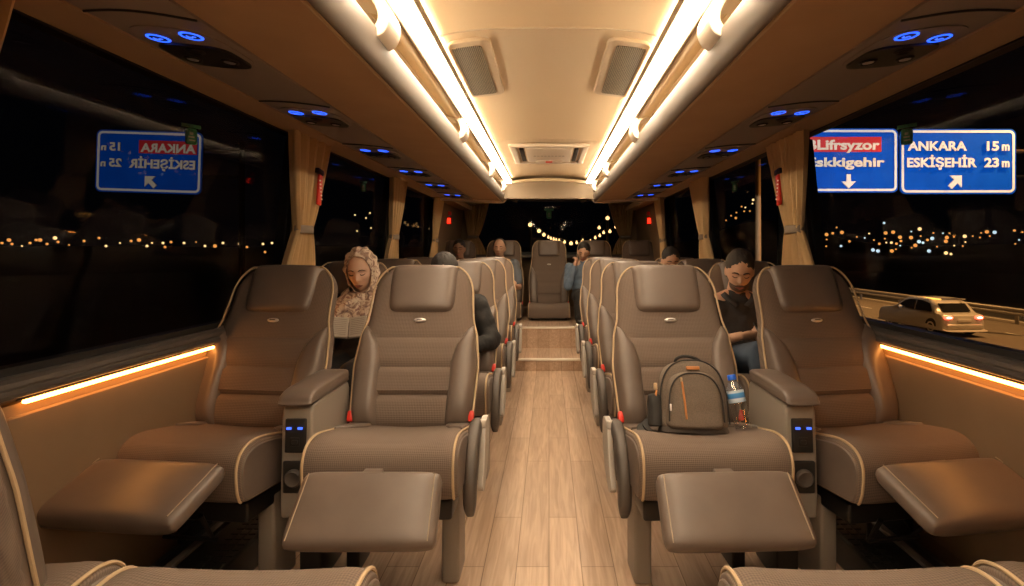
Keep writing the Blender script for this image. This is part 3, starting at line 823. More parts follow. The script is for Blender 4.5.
        for q in (-1, 1):
            bm = nb(); tube(bm, [(q * .13, -.20, .40 + z), (q * .13, y0 + .03, (z0 - .06 if z0 - .06 < .46 else .45)), ml @ Vector((q * .13, .02, -.03))], .012, 6)
            obj('hinge_arm', bm, M['darkmetal'], lr)
        bm = nb(); bevbox(bm, (0, y0 + .022, z0 - .004), (.06, .03, .016), .004); obj('hinge_tab', bm, M['leather'], lr)
    return t

AX, WXX = .55, 1.212
ROWP = .935
lr_aisle = (-.335, .528, -.500, .378, .43)
lr_wind = (-.315, .545, -.550, .472, .445)
def seat_label(where, row, side, extra=''):
    r = {0: 'front row', 1: 'second row', 2: 'third row', 3: 'fourth row'}[row]
    return 'brown %s seat %s of the aisle, %s%s' % (where, side, r, extra)
extras = {(0, 'aisle', 'left'): ', empty with leg rest up', (0, 'window', 'left'): ', lit amber by wall strip', (0, 'aisle', 'right'): ', holding the backpack', (0, 'window', 'right'): ', leg rest up',
          (1, 'aisle', 'left'): ', person in black on it', (1, 'window', 'left'): ', behind the woman in scarf', (1, 'window', 'right'): ', behind the man in polo'}
for side, s in (('left', -1), ('right', 1)):
    for where, X in (('aisle', AX), ('window', WXX)):
        pr = build_seat('coach_seat', s=-s, legrest=lr_aisle if where == 'aisle' else lr_wind, arm=(where == 'aisle'), wscale=1.0 if where == 'aisle' else 1.06)
        for row in range(4):
            o = pr if row == 0 else copy_tree(pr, skip=('leg_rest',))
            o.location = (s * X, 2.1 + ROWP * row, 0)
            if where == 'window': o.rotation_euler = (0, 0, s * R(6.5 if row == 0 else 3))
            if row == 0 and s > 0:
                o.location.x -= .018; o.rotation_euler = (0, 0, R(2.6 if where == 'aisle' else 9.5))
            tag(o, seat_label(where, row, side, extras.get((row, where, side), '')), 'seat', 'forward coach seats')
# near seats facing the rear, reclined, only cushion fronts in view
for side, s in (('left', -1), ('right', 1)):
    for where, X in (('aisle', .60), ('window', 1.125)):
        up = (where == 'window' and s < 0)
        if up:
            o = build_seat('facing_seat', s=1, tilt=14, arm=False, yb=-.10, Lb=.84, bscale=.80)
        else:
            o = build_seat('facing_seat', s=1, tilt=47, arm=False, yb=.37)
        o.rotation_euler = (0, 0, PI)
        o.location = (s * X, .915 if where == 'aisle' else .925, 0 if where == 'aisle' else .006)
        tag(o, 'rear facing %s seat at the bottom %s edge, %s' % (where, side, 'piped backrest rising at the frame edge' if up else 'only its cushion front in view'), 'seat', 'facing coach seats')
# rear bench row: five tall seats on the raised platform
rl = {-2: 'far left rear seat beneath the rear window, man in jacket on it', -1: 'rear row seat left of the middle one, bald man on it', 0: 'tall middle rear seat facing down the aisle at its end',
      1: 'rear row seat right of the middle one, person in denim shirt on it', 2: 'far right rear seat beneath the rear window, empty'}
pr = build_seat('rear_seat', s=1, Lb=.90, tilt=13, dz=-.372, arm=False, base='box', wscale=1.04)
for k in range(-2, 3):
    o = pr if k == -2 else copy_tree(pr)
    o.location = (k * .605, 7.34, .336)
    tag(o, rl[k], 'seat', 'rear row seats')

# ------------------------------------------------------------------ consoles between seats
def console(s):
    t = emp('armrest_console')
    bm = nb(); pl = smoothloop([(-.145, .30), (-.15, .36), (-.14, .55), (-.13, .665), (-.10, .685)], 3, False) + [(.0, .69), (.22, .688), (.235, .66), (.235, .34), (.1, .30)]
    prism(bm, pl, 'x', -.052, .052); ob = obj('body', bm, M['greyplastic'], t); bv = ob.modifiers.new('b', 'BEVEL'); bv.width = .008; bv.segments = 3; bv.limit_method = 'ANGLE'
    bm = nb(); bevbox(bm, (0, .08, .15), (.08, .22, .30), .01); obj('foot', bm, M['darkmetal'], t)
    bm = nb(); pl = smoothloop([(-.148, .685), (-.156, .700), (-.142, .720), (-.09, .735), (.03, .737), (.19, .737), (.215, .728), (.215, .70), (.20, .685), (.03, .685)], 4)
    rows = []
    cy, cz = .06, .715
    for i in range(15):
        q = math.sin(PI / 2 * (2 * i / 14 - 1)); e = (1 - abs(q) ** 6) ** .5; k = .12 * (1 - e)
        rows.append([bm.verts.new((q * .057, cy + (y - cy) * (1 - k * .35), cz + (z - cz) * (1 - k * 3) + .004 * e)) for y, z in pl])
    for A, B in zip(rows, rows[1:]):
        for j in range(len(pl)): bm.faces.new((A[j], A[(j + 1) % len(pl)], B[(j + 1) % len(pl)], B[j]))
    bm.faces.new(rows[0]); bm.faces.new(rows[-1]); obj('armrest_pad', bm, M['leather'], t)
    rt = Matrix.Rotation(R(-4), 3, 'X')
    bm = nb(); bevbox(bm, (0, -.1445, .585), (.072, .012, .115), .005, 3, rt); sk = obj('socket_panel', bm, M['black'], t)
    for q in (-1, 1):
        bm = nb(); bevbox(bm, (q * .019, -.155, .612), (.016, .004, .008), .001, 1, rt); obj('usb_port', bm, M['blueled'], sk)
    bm = nb(); bevbox(bm, (0, -.148, .565), (.032, .012, .028), .002, 2, rt); obj('jack', bm, M['darkmetal'], sk)
    bm = nb(); bevbox(bm, (0, -.1535, .565), (.020, .004, .014), .001, 1, rt); obj('jack_hole', bm, M['black'], sk)
    bm = nb(); bevbox(bm, (0, -.150, .445), (.082, .014, .11), .006, 3); rc = obj('lower_recess', bm, M['black'], t)
    bm = nb(); lathe(bm, [(.030, 0), (.030, .014), (.024, .02), (.012, .014)], 20, Matrix.Translation((0, -.155, .445)) @ Matrix.Rotation(R(90), 4, 'X')); obj('round_socket', bm, M['darkpad'], rc)
    return t
for s, side in ((-1, 'left'), (1, 'right')):
    pr = console(s)
    for row in range(4):
        o = pr if row == 0 else copy_tree(pr, skip=('socket_panel', 'lower_recess'))
        o.location = (s * .867, 2.1 + ROWP * row, 0)
        rn = ['front row', 'second row', 'third row', 'fourth row'][row]
        tag(o, 'grey armrest console between the two %s seats on the %s' % (rn, side), 'armrest console', 'armrest consoles')

# ------------------------------------------------------------------ window stickers, red lamps, hammers
def sticker(loc, s, lab, rot=0, k=1.0):
    t = emp('window_sticker', loc, rot); tag(t, lab, 'sticker', 'green window stickers')
    bm = nb(); bevbox(bm, (0, 0, .055 * k), (.115 * k, .003, .022 * k), .001, 1); obj('caption_band', bm, M['stickergreen'], t, False)
    bm = nb(); bevbox(bm, (0, 0, -.01 * k), (.062 * k, .003, .095 * k), .012 * k, 3); ob = obj('pictogram', bm, M['stickergreen'], t)
    bm = nb(); box(bm, (0, -.002, -.012 * k), (.034 * k, .002, .010 * k)); box(bm, (0, -.002, .008 * k), (.020 * k, .002, .016 * k)); box(bm, (.004 * k, -.002, -.032 * k), (.036 * k, .002, .008 * k)); obj('figure', bm, M['stickerwhite'], ob, False)
    return t
for s, side in ((-1, 'left'), (1, 'right')):
    for (y, z, w) in ((2.16, 1.655, 'nearest'), (4.15, 1.68, 'second')):
        sticker((s * (wx(z) + .006), y, z), s, 'green exit sticker high on the %s %s window glass' % (w, side), R(-60) if s > 0 else R(60), .62)
e_ = sticker((0, YR + .02, H + (250 - 214) * 8.9 / F), 1, 'green exit sticker in the middle of the rear window', 0, 1.2)
for s, side in ((-1, 'left'), (1, 'right')):
    p = Vector((s * 1.335, 7.65, H + .44)); t = emp('emergency_lamp', p); tag(t, 'glowing red emergency lamp on the %s wall near the rear' % side, 'lamp', 'red wall lamps')
    bm = nb(); bevbox(bm, (0, 0, .05), (.05, .07, .05), .008); bevbox(bm, (0, 0, -.05), (.06, .10, .1), .01); obj('housing', bm, M['red'], t)
    bm = nb(); bevbox(bm, (0, -.052, -.05), (.05, .012, .07), .008); obj('lens', bm, mat('red_lens', (.8, .02, .01), .3, emit=(1, .03, .01), estr=2.0), t)
    # red emergency hammer tag hanging in front of the curtain
    t = emp('emergency_hammer', (s * 1.262, 3.14, 1.58)); tag(t, 'red emergency hammer hanging on the curtain of the %s wall' % side, 'hammer', 'emergency hammers')
    rx = Matrix.Rotation(R(-8), 3, 'X')
    bm = nb(); bevbox(bm, (0, 0, -.03), (.016, .045, .17), .006, 2, rx); obj('handle', bm, M['red'], t)
    bm = nb(); bevbox(bm, (0, .0, .07), (.024, .075, .03), .006, 2, rx); obj('hammer_head', bm, M['darkmetal'], t)
    bm = nb()
    for i in range(6): box(bm, (-s * .0085, -.002 + .004 * i * -1 + .01, -.08 + .02 * i), (.002, .018, .007))
    obj('printed_mark', bm, M['signcream'], t, False)

# ------------------------------------------------------------------ people
def cone(bm, a, b, ra, rb, n=16):
    a, b = Vector(a), Vector(b); d = (b - a); ax, bx_ = frame_from(d)
    A = [bm.verts.new(a + (ax * math.cos(2 * PI * j / n) + bx_ * math.sin(2 * PI * j / n)) * ra) for j in range(n)]
    B = [bm.verts.new(b + (ax * math.cos(2 * PI * j / n) + bx_ * math.sin(2 * PI * j / n)) * rb) for j in range(n)]
    for j in range(n): bm.faces.new((A[j], A[(j + 1) % n], B[(j + 1) % n], B[j]))
    bm.faces.new(A); bm.faces.new(B)
def chain(bm, pts, rad, n=16):
    for i in range(len(pts) - 1):
        cone(bm, pts[i], pts[i + 1], rad[i], rad[i + 1], n)
    for p, r in zip(pts, rad): ell(bm, p, (r, r, r), Matrix(), n, max(8, n // 2 + 2))
def remesh(o, vox, sm=3):
    m = o.modifiers.new('r', 'REMESH'); m.mode = 'VOXEL'; m.voxel_size = vox; m.use_smooth_shade = True
    if sm:
        q = o.modifiers.new('sm', 'SMOOTH'); q.factor = .5; q.iterations = sm
def head_mesh(bm, mh, female=False):
    q = bmesh.ops.create_uvsphere(bm, u_segments=64, v_segments=48, radius=1)
    def gs(d2, w): return math.exp(-d2 / (w * w))
    for v in q['verts']:
        x, y, z = v.co
        p = Vector((x * .074, y * .094, z * .112))
        # face plane towards -y
        if p.z < -.02:                       # jaw taper
            k = (-.02 - p.z) / .092; p.x *= 1 - .30 * k; p.y = p.y * (1 - .12 * k) - .012 * k
        if p.y > 0 and p.z < -.03: p.y *= .72
        fx, fz = p.x, p.z
        if y < 0:
            def add(cx, cz, wx_, wz_, amt):
                e = math.exp(-((fx - cx) / wx_) ** 2 - ((fz - cz) / wz_) ** 2); p.y -= amt * e
            add(0, -.018, .011, .022, .020); add(0, -.030, .014, .010, .012)     # nose
            add(-.012, -.034, .007, .006, .005); add(.012, -.034, .007, .006, .005)
            add(0, .024, .05, .010, .006)                                        # brow
            add(-.031, .006, .017, .011, -.011); add(.031, .006, .017, .011, -.011)   # sockets
            add(-.031, .004, .011, .007, .006); add(.031, .004, .011, .007, .006)     # lids
            add(-.042, -.024, .018, .016, .005); add(.042, -.024, .018, .016, .005)   # cheeks
            add(0, -.058, .022, .006, .006); add(0, -.069, .018, .006, .005); add(0, -.0635, .022, .003, -.004)
            add(0, -.092, .02, .014, .009)                                       # chin
        v.co = p
    vs = list(q['verts'])
    for s_ in (-1, 1):
        w = ell(bm, (s_ * .074, .008, -.012), (.009, .018, .030), Matrix(), 12, 10); vs += w
    bmesh.ops.transform(bm, matrix=mh, verts=vs)

def hand(bm, wrist, direc, palm_n, side=1, curl=.7, k=1.0):
    """palm, four curled fingers and a thumb; direc = wrist->knuckles, palm_n = palm normal"""
    d = Vector(direc).normalized(); n = Vector(palm_n).normalized(); n = (n - d * n.dot(d)).normalized(); a = d.cross(n) * side
    w = Vector(wrist)
    mt = Matrix((( a.x, d.x, n.x, w.x), (a.y, d.y, n.y, w.y), (a.z, d.z, n.z, w.z), (0, 0, 0, 1)))
    ell(bm, (0, .045 * k, 0), (.040 * k, .052 * k, .016 * k), mt, 16, 12)
    for i, (ox, ln) in enumerate(((-.030, .060), (-.011, .072), (.009, .068), (.028, .054))):
        pts = [Vector((ox * .8, .07, 0))]; ang = .25; p = Vector((ox, .088, 0))
        pts.append(p)
        for f in (.45, .32, .24):
            ang += curl * (.75 + .08 * i); p = p + Vector((0, math.cos(ang), math.sin(ang))) * ln * f * 1.15; pts.append(p)
        chain(bm, [mt @ (q * k) for q in pts], [.0095 * k, .0095 * k, .0088 * k, .008 * k, .007 * k], 10)
    th = [Vector((-.028, .022, .004)), Vector((-.050, .045, .016)), Vector((-.052, .072, .030)), Vector((-.042, .092, .036))]
    chain(bm, [mt @ (q * k) for q in th], [.014 * k, .012 * k, .010 * k, .0085 * k], 10)

def face_bits(t, body, mh, beard=False, female=False):
    for s_ in (-1, 1):
        bm = nb(); tube(bm, [mh @ Vector(p) for p in ((s_ * .012, -.0965, .020), (s_ * .022, -.0970, .026), (s_ * .034, -.092, .026), (s_ * .048, -.083, .019))], [.003, .0042, .0038, .002] if not female else [.002, .0028, .0024, .0015], 6)
        obj('eyebrow', bm, M['hair'], body)
        bm = nb(); tube(bm, [mh @ Vector(p) for p in ((s_ * .018, -.0895, .000), (s_ * .026, -.0920, -.004), (s_ * .036, -.0885, -.004), (s_ * .045, -.081, .001))], [.0018, .0026, .0026, .0016], 6)
        obj('eyelid_line', bm, M['eyedark'], body)
    bm = nb(); tube(bm, [mh @ Vector(p) for p in ((-.024, -.088, -.066), (-.011, -.0985, -.061), (0, -.1000, -.0625), (.011, -.0985, -.061), (.024, -.088, -.066))], [.002, .004, .0038, .004, .002], 6)
    tube(bm, [mh @ Vector(p) for p in ((-.019, -.089, -.068), (0, -.0985, -.0705), (.019, -.089, -.068))], [.002, .0046, .002], 6)
    obj('lips', bm, M['lips'], body)
def short_hair(t, mh, m=None, recede=0.0):
    bm = nb()
    q = bmesh.ops.create_uvsphere(bm, u_segments=48, v_segments=32, radius=1)
    for v in q['verts']:
        x, y, z = v.co; n_ = .0035 * noise.noise(Vector((x * 9, y * 9, z * 9)))
        v.co = Vector((x * (.0785 + n_), .013 + recede + y * (.0925 + n_), .032 + z * (.092 + n_)))
        if v.co.z < -.035: v.co.z = -.035 + (v.co.z + .035) * .3; v.co.y += .004
    bmesh.ops.transform(bm, matrix=mh, verts=q['verts'])
    return obj('hair', bm, m or M['hair'], t)

def person(name, X, Y, head, neck, shoulders, chest, pelvis, elbows, wrists, knees, feet, skin, shirt, trousers, tilt, hair=True, hands=True, female=False, detail=True, shoe=True, sleeve='long', floor=0.0, handdir=None, recede=0):
    """all points relative to (X,Y,0); elbows etc. are (left,right) pairs"""
    t = emp(name, (X, Y, floor))
    vox = .0045 if detail else .009
    mh = Matrix.Translation(head) @ Matrix.Rotation(R(tilt[1]), 4, 'Z') @ Matrix.Rotation(R(tilt[0]), 4, 'X') @ Matrix.Rotation(R(tilt[2]), 4, 'Y')
    bm = nb(); head_mesh(bm, mh, female)
    hb = mh @ Vector((0, .02, -.075))
    chain(bm, [hb, Vector(neck)], [.050, .055], 16)
    # bare core of torso, arms and legs as one body under the clothes
    chain(bm, [neck, chest, pelvis], [.055, .095, .11], 16)
    for i in (0, 1):
        chain(bm, [neck, shoulders[i], elbows[i], wrists[i]], [.045, .040, .034, .024], 14)
        hd = handdir[i] if handdir else (Vector(wrists[i]) - Vector(elbows[i]), (0, .3, 1))
        if hands: hand(bm, wrists[i], hd[0], hd[1], 1 if i == 0 else -1, .75, .95)
        else: ell(bm, wrists[i], (.03, .03, .03))
        hp = Vector(pelvis) + Vector((.085 if knees[i][0] > pelvis[0] else -.085, 0, -.01)); chain(bm, [hp, knees[i], feet[i]], [.06, .045, .035], 14)
    body = obj('body', bm, skin, t); remesh(body, vox, 2)
    face_bits(t, body, mh, female=female)
    # clothes
    bm = nb()
    ch, pv = Vector(chest), Vector(pelvis)
    def oval(c, r, rotx=0): ell(bm, (0, 0, 0), r, Matrix.Translation(c) @ Matrix.Rotation(rotx, 4, 'X'), 24, 16)
    lean = math.atan2(-(ch - pv).y, (ch - pv).z)
    oval(ch, (.175, .115, .17), lean); oval((ch + pv) / 2, (.165, .12, .17), lean); oval(pv, (.17, .13, .12), lean)
    chain(bm, [Vector(neck) - Vector((0, 0, .005)), (Vector(neck) + ch) / 2], [.062, .10], 18)
    for i in (0, 1):
        sh, el, wr = Vector(shoulders[i]), Vector(elbows[i]), Vector(wrists[i])
        cuff = el + (wr - el) * (.93 if sleeve == 'long' else .12) if sleeve == 'long' else sh + (el - sh) * .75
        if sleeve == 'long': chain(bm, [ch + (sh - ch) * .6, sh, el, cuff], [.085, .068, .052, .038], 18)
        else: chain(bm, [ch + (sh - ch) * .6, sh, cuff], [.085, .070, .058], 18)
    o = obj('shirt' if sleeve == 'short' else 'jacket', bm, shirt, t); remesh(o, .008, 3)
    tx = bpy.data.textures.new('folds', 'CLOUDS'); tx.noise_scale = .07; tx.noise_depth = 2
    dm = o.modifiers.new('d', 'DISPLACE'); dm.texture = tx; dm.strength = .022; dm.mid_level = .5; dm.texture_coords = 'LOCAL'
    bm = nb()
    for i in (0, 1):
        kn, ft = Vector(knees[i]), Vector(feet[i])
        hip = pv + Vector((.085 if knees[i][0] > pv.x else -.085, 0, -.01))
        chain(bm, [hip, kn, kn + (ft - kn) * .92], [.095, .070, .055], 18)
    ell(bm, pv, (.17, .13, .11))
    o = obj('trousers', bm, trousers, t); remesh(o, .008, 3)
    if shoe:
        for i in (0, 1):
            bm = nb(); f = Vector(feet[i]); 
            chain(bm, [f + Vector((0, .02, -.01)), f + Vector((0, -.08, -.02)), f + Vector((0, -.15, -.025))], [.045, .042, .034], 14)
            o = obj('shoe', bm, M['black'], t); remesh(o, .007, 2)
    if hair: short_hair(t, mh, recede=recede)
    return t, mh, body

# woman in a headscarf, window seat of the second row, left
wmn, mh, bd = person('person', -1.075, 3.24, head=(0, .03, 1.105), neck=(0, .10, .965), shoulders=((-.17, .08, .90), (.17, .08, .90)), chest=(0, .11, .80), pelvis=(0, .02, .58),
    elbows=((-.22, -.04, .70), (.24, .0, .69)), wrists=((-.13, -.13, .79), (.195, -.15, .775)), knees=((-.09, -.42, .60), (.10, -.42, .60)), feet=((-.09, -.46, .10), (.10, -.46, .10)),
    skin=M['skin_f'], shirt=M['blackcloth'], trousers=M['blackcloth'], tilt=(15, 2, -4), hair=False, female=True,
    handdir=[((.35, -.75, .2), (.5, .2, .8)), ((-.85, -.35, .15), (.1, .3, 1))])
tag(wmn, 'woman in floral headscarf and black coat reading by the left window', 'person')
# headscarf hood
bm = nb(); nu, nv = 64, 40; G = []
for j in range(nv + 1):
    th = PI * j / nv; row = []
    for i in range(nu):
        ph = 2 * PI * i / nu
        d = Vector((math.sin(th) * math.cos(ph), math.cos(th), math.sin(th) * math.sin(ph)))   # th=0 back, pi = ... face axis -y
        row.append(d)
    G.append(row)
vg = []
a_open = R(56)
for j in range(nv + 1):
    # th from 0 (back, +y) to PI - a_open (rim round the face)
    th = (PI - a_open) * j / nv; row = []
    for i in range(nu):
        ph = 2 * PI * i / nu
        sx, sz = math.cos(ph), math.sin(ph)
        dirv = Vector((math.sin(th) * sx, math.cos(th), math.sin(th) * sz))
        fold = .004 * math.sin(9 * ph + 3 * th) * math.sin(th) + .003 * math.sin(17 * ph)
        r = Vector((.094 + fold, .108 + fold, .128 + fold))
        p = Vector((dirv.x * r.x, dirv.y * r.y + .008, dirv.z * r.z + .004))
        if j > nv - 6:  # pull rim onto the face oval
            k = (j - (nv - 6)) / 6; tgt = Vector((sx * .066, -.070 + .022 * abs(sx), sz * .104 - .006)); p = p.lerp(tgt, k * .85)
        if dirv.z < -.35: p.z -= .02 * (-.35 - dirv.z); p.x *= 1 + .12 * (-.35 - dirv.z)
        row.append(bm.verts.new(mh @ p))
    vg.append(row)
for j in range(nv):
    for i in range(nu): bm.faces.new((vg[j][i], vg[j][(i + 1) % nu], vg[j + 1][(i + 1) % nu], vg[j + 1][i]))
# drape over neck, shoulders and chest
base = Vector((0, .075, 1.0)); dr = []
for j in range(15):
    k = j / 14; row = []
    for i in range(nu):
        ph = 2 * PI * i / nu; fr_ = max(0, -math.sin(ph))
        rx = .078 + .090 * k ** .9; ry = .074 + .062 * k
        f = .007 * math.sin(8 * ph + 6 * k) + .004 * math.sin(19 * ph)
        drop = .11 * k + .10 * k * fr_ ** 2 - .02 * k * (1 - fr_)
        row.append(bm.verts.new(Vector((math.cos(ph) * (rx + f) - .01 * fr_, math.sin(ph) * (ry + f) + base.y - .030 * fr_ * k, 1.005 - .03 * fr_ * (1 - k) - drop * .9))))
    dr.append(row)
for A, B in zip(dr, dr[1:]):
    for i in range(nu): bm.faces.new((A[i], A[(i + 1) % nu], B[(i + 1) % nu], B[i]))
o = obj('headscarf', bm, M['scarf'], wmn, fix=False); so = o.modifiers.new('s', 'SOLIDIFY'); so.thickness = .005; so.offset = 0
# knotted tail
bm = nb()
pts = smoothloop([(-.01, -.030, .940), (-.05, -.060, .91), (-.09, -.070, .87), (-.115, -.070, .82)], 5, False)
tube(bm, pts, [.018 + .022 * i / len(pts) for i in range(len(pts))], 14)
for v in bm.verts: v.co.y += .006 * math.sin(v.co.x * 160)
obj('scarf_tail', bm, M['scarf'], wmn)

# her open book
t = emp('open_book', (-1.035, 2.95, .815), R(14)); t.scale = (.78, .78, .78); tag(t, 'open book held up by the woman in the floral headscarf', 'book')
rx = Matrix.Rotation(R(52), 4, 'X')
for q in (-1, 1):
    m2 = rx @ Matrix.Rotation(R(-12 * q), 4, 'Y')
    bm = nb(); bevbox(bm, (q * .062, 0, 0), (.12, .16, .004), .001, 1); bmesh.ops.transform(bm, matrix=m2, verts=bm.verts[:]); obj('cover', bm, M['cover'], t)
    bm = nb(); bevbox(bm, (q * .060, 0, .007), (.112, .152, .010), .002, 1); bmesh.ops.transform(bm, matrix=m2, verts=bm.verts[:]); pg = obj('page_block', bm, M['page'], t)
    bm = nb()
    for i in range(9): box(bm, (q * .060, .058 - .014 * i, .0125), (.084, .003, .0006))
    bmesh.ops.transform(bm, matrix=m2, verts=bm.verts[:]); obj('text_lines', bm, M['service'], pg, False)

# man in polo, window seat of the second row, right
man, mh, bd = person('person', 1.085, 3.22, head=(0, .03, 1.105), neck=(.0, .10, .965), shoulders=((-.185, .09, .90), (.185, .09, .90)), chest=(0, .12, .80), pelvis=(0, .03, .58),
    elbows=((-.20, -.06, .70), (.24, -.02, .68)), wrists=((-.070, -.20, .765), (.10, -.21, .74)), knees=((-.02, -.37, .70), (.17, -.40, .60)), feet=((-.02, -.44, .22), (.17, -.46, .10)),
    skin=M['skin_m'], shirt=M['polo'], trousers=M['denim'], tilt=(24, -14, 3), sleeve='short',
    handdir=[((.85, -.3, .15), (.2, .6, .75)), ((-.7, -.3, .3), (-.2, .6, .7))])
tag(man, 'dark haired man in charcoal polo and jeans beside the right window', 'person')
# beard
bm = nb()
q = bmesh.ops.create_uvsphere(bm, u_segments=32, v_segments=20, radius=1)
for v in q['verts']:
    x, y, z = v.co; v.co = Vector((x * .0535, -.028 + y * .0605, -.078 + z * .036))
bmesh.ops.transform(bm, matrix=mh, verts=q['verts']); obj('beard', bm, M['stubble'], man)
bm = nb(); tube(bm, [mh @ Vector(p) for p in ((-.028, -.086, -.060), (-.012, -.0975, -.051), (0, -.0995, -.0505), (.012, -.0975, -.051), (.028, -.086, -.060))], [.003, .0045, .004, .0045, .003], 6); obj('moustache', bm, M['stubble'], man)
# collar
bm = nb()
for q in (-1, 1):
    pts = [(q * .062, .12, .985), (q * .07, .05, .975), (q * .045, .0, .945), (q * .012, -.012, .915)]
    pts = smoothloop(pts, 5, False)
    A = [bm.verts.new(p) for p in pts]; B = [bm.verts.new((p[0] + q * .030, p[1] - .014, p[2] - .018)) for p in pts]
    for i in range(len(pts) - 1): bm.faces.new((A[i], A[i + 1], B[i + 1], B[i]))
o = obj('collar', bm, M['polo'], man); so = o.modifiers.new('s', 'SOLIDIFY'); so.thickness = .006
t = emp('phone', (1.085 + .03, 3.22 - .265, .795)); tag(t, 'small dark phone held by the man in the charcoal polo', 'phone')
t.rotation_euler = (R(40), 0, R(10))
bm = nb(); bevbox(bm, (0, 0, 0), (.072, .14, .009), .004); obj('case', bm, M['black'], t)
bm = nb(); box(bm, (0, 0, .005), (.064, .125, .001)); obj('screen', bm, M['carglass'], t, False)

# person in black, aisle seat of the second row, left (mostly hidden)
p3, mh, _ = person('person', -.60, 3.22, head=(0, .05, 1.085), neck=(.01, .11, .945), shoulders=((-.17, .09, .90), (.185, .08, .90)), chest=(.01, .12, .79), pelvis=(.0, .05, .58),
    elbows=((-.17, -.05, .70), (.275, .02, .71)), wrists=((-.07, -.20, .70), (.12, -.2, .68)), knees=((-.10, -.40, .60), (.16, -.40, .60)), feet=((-.10, -.44, .10), (.14, -.44, .10)),
    skin=M['skin_m'], shirt=M['blackcloth'], trousers=M['blackcloth'], tilt=(20, 5, 0), detail=False)
tag(p3, 'person in black jacket behind the left front aisle seat, elbow in the aisle', 'person')
def rear_person(X, Y, hz, fl, lab, shirt, skin, tilt=(5, 0, 0), hair=True, recede=0, elb=None, wr=None, lean=0, sleeve='long'):
    z = hz - 1.105
    p, mh, b = person('person', X, Y, head=(lean, .02, 1.105 + z), neck=(lean * .8, .06, .96 + z), shoulders=((-.18 + lean * .5, .05, .90 + z), (.18 + lean * .5, .05, .90 + z)), chest=(lean * .4, .07, .80 + z), pelvis=(0, .02, .57 + z),
        elbows=elb or ((-.23, -.06, .68 + z), (.23, -.06, .68 + z)), wrists=wr or ((-.09, -.25, .66 + z), (.09, -.25, .66 + z)), knees=((-.1, -.42, .58 + z), (.1, -.42, .58 + z)), feet=((-.1, -.45, fl + .09), (.1, -.45, fl + .09)),
        skin=skin, shirt=shirt, trousers=M['blackcloth'], tilt=tilt, hair=hair, detail=False, recede=recede, sleeve=sleeve)
    tag(p, lab, 'person'); return p
rear_person(-1.12, 7.10, 1.235, .336, 'dark haired man in brown jacket in the far left rear seat', M['brownjacket'], M['skin_d'], elb=((-.17, -.10, .80), (.20, -.08, .80)))
rear_person(-.62, 7.12, 1.245, .336, 'balding man in blue grey shirt left of the middle rear seat', M['greyshirt'], M['skin_m'], recede=.03, elb=((-.23, -.06, .72), (.25, -.05, .76)), wr=((-.09, -.25, .76), (.22, -.24, .78)), sleeve='short')
rear_person(.45, 7.06, 1.20, .336, 'person in denim shirt resting the head on a hand, right of middle rear seat', M['denimshirt'], M['skin_m'], tilt=(22, -10, 8), lean=-.02, elb=((-.22, -.12, .78), (.23, -.06, .72)), wr=((-.14, -.12, 1.02), (.09, -.25, .74)))
rear_person(1.08, 5.05, 1.13, 0, 'dark haired person low in the fourth row right window seat', M['blackcloth'], M['skin_m'], tilt=(20, 0, 0))

# ------------------------------------------------------------------ backpack and bottle
bp = emp('backpack', (.520, 2.065, .562), R(-4)); bp.scale = (.92, .96, .85); tag(bp, 'brown grey heather backpack with orange zip lying on the right front aisle seat', 'backpack')
lean = Matrix.Rotation(R(-16), 4, 'X')
def shell(bm, w, h, d, z0, tap=.8, n=7, yoff=0, topr=.5):
    """upright soft bag body: outline width by height, depth profile"""
    rows = []; K = 26; J = 36
    for k in range(K + 1):
        t_ = math.sin(PI / 2 * (2 * k / K - 1)) * .5 + .5
        z = z0 + h * t_
        ww = w / 2 * (1 - .10 * t_) if t_ < topr else w / 2 * (1 - .10 * t_) * max(0, 1 - ((t_ - topr) / (1.0 - topr)) ** 4.0) ** .36
        ww *= (1 - .18 * max(0, .08 - t_) / .08)
        dd = d / 2 * (1 - .35 * t_ ** 2) * (1 if t_ < .93 else math.sqrt(max(0, 1 - ((t_ - .93) / .07) ** 2)) ** .8) * (1 if t_ > .06 else math.sqrt(max(.0, 1 - ((.06 - t_) / .06) ** 2)))
        ww = max(ww, .004); dd = max(dd, .003)
        row = []
        for j in range(J):
            a = 2 * PI * j / J; c, s_ = math.cos(a), math.sin(a)
            e = 2 / 3.2
            x = math.copysign(abs(c) ** e, c) * ww; y = math.copysign(abs(s_) ** e, s_) * dd + yoff + (d / 2) * .0
            wr = .004 * noise.noise(Vector((x * 18, z * 18, s_ * 3)))
            row.append(bm.verts.new((x + wr, y + wr, z)))
        rows.append(row)
    for A, B in zip(rows, rows[1:]):
        for j in range(J): bm.faces.new((A[j], A[(j + 1) % J], B[(j + 1) % J], B[j]))
    bm.faces.new(rows[0]); bm.faces.new(rows[-1])
def T(bm): bmesh.ops.transform(bm, matrix=lean, verts=bm.verts[:])
bm = nb(); shell(bm, .272, .295, .15, 0); T(bm); main = obj('main_compartment', bm, M['packcloth'], bp)
bm = nb(); shell(bm, .225, .235, .10, .012, yoff=-.052, topr=.45); T(bm); pk = obj('front_pocket', bm, M['packcloth'], bp)
bm = nb(); shell(bm, .272, .07, .145, -.004, yoff=-.006, topr=.75); T(bm); obj('bottom_panel', bm, M['packbase'], bp)
def arc(w, h, zb, y, n=22, topr=.5):
    out = []
    for i in range(n + 1):
        a = PI * i / n; x = -math.copysign(abs(math.cos(a)) ** .8, math.cos(a)) * w / 2 * (1 - .10 * math.sin(a)); z = zb + h * (math.sin(a) ** .45)
        out.append((x, y(z), z))
    return out
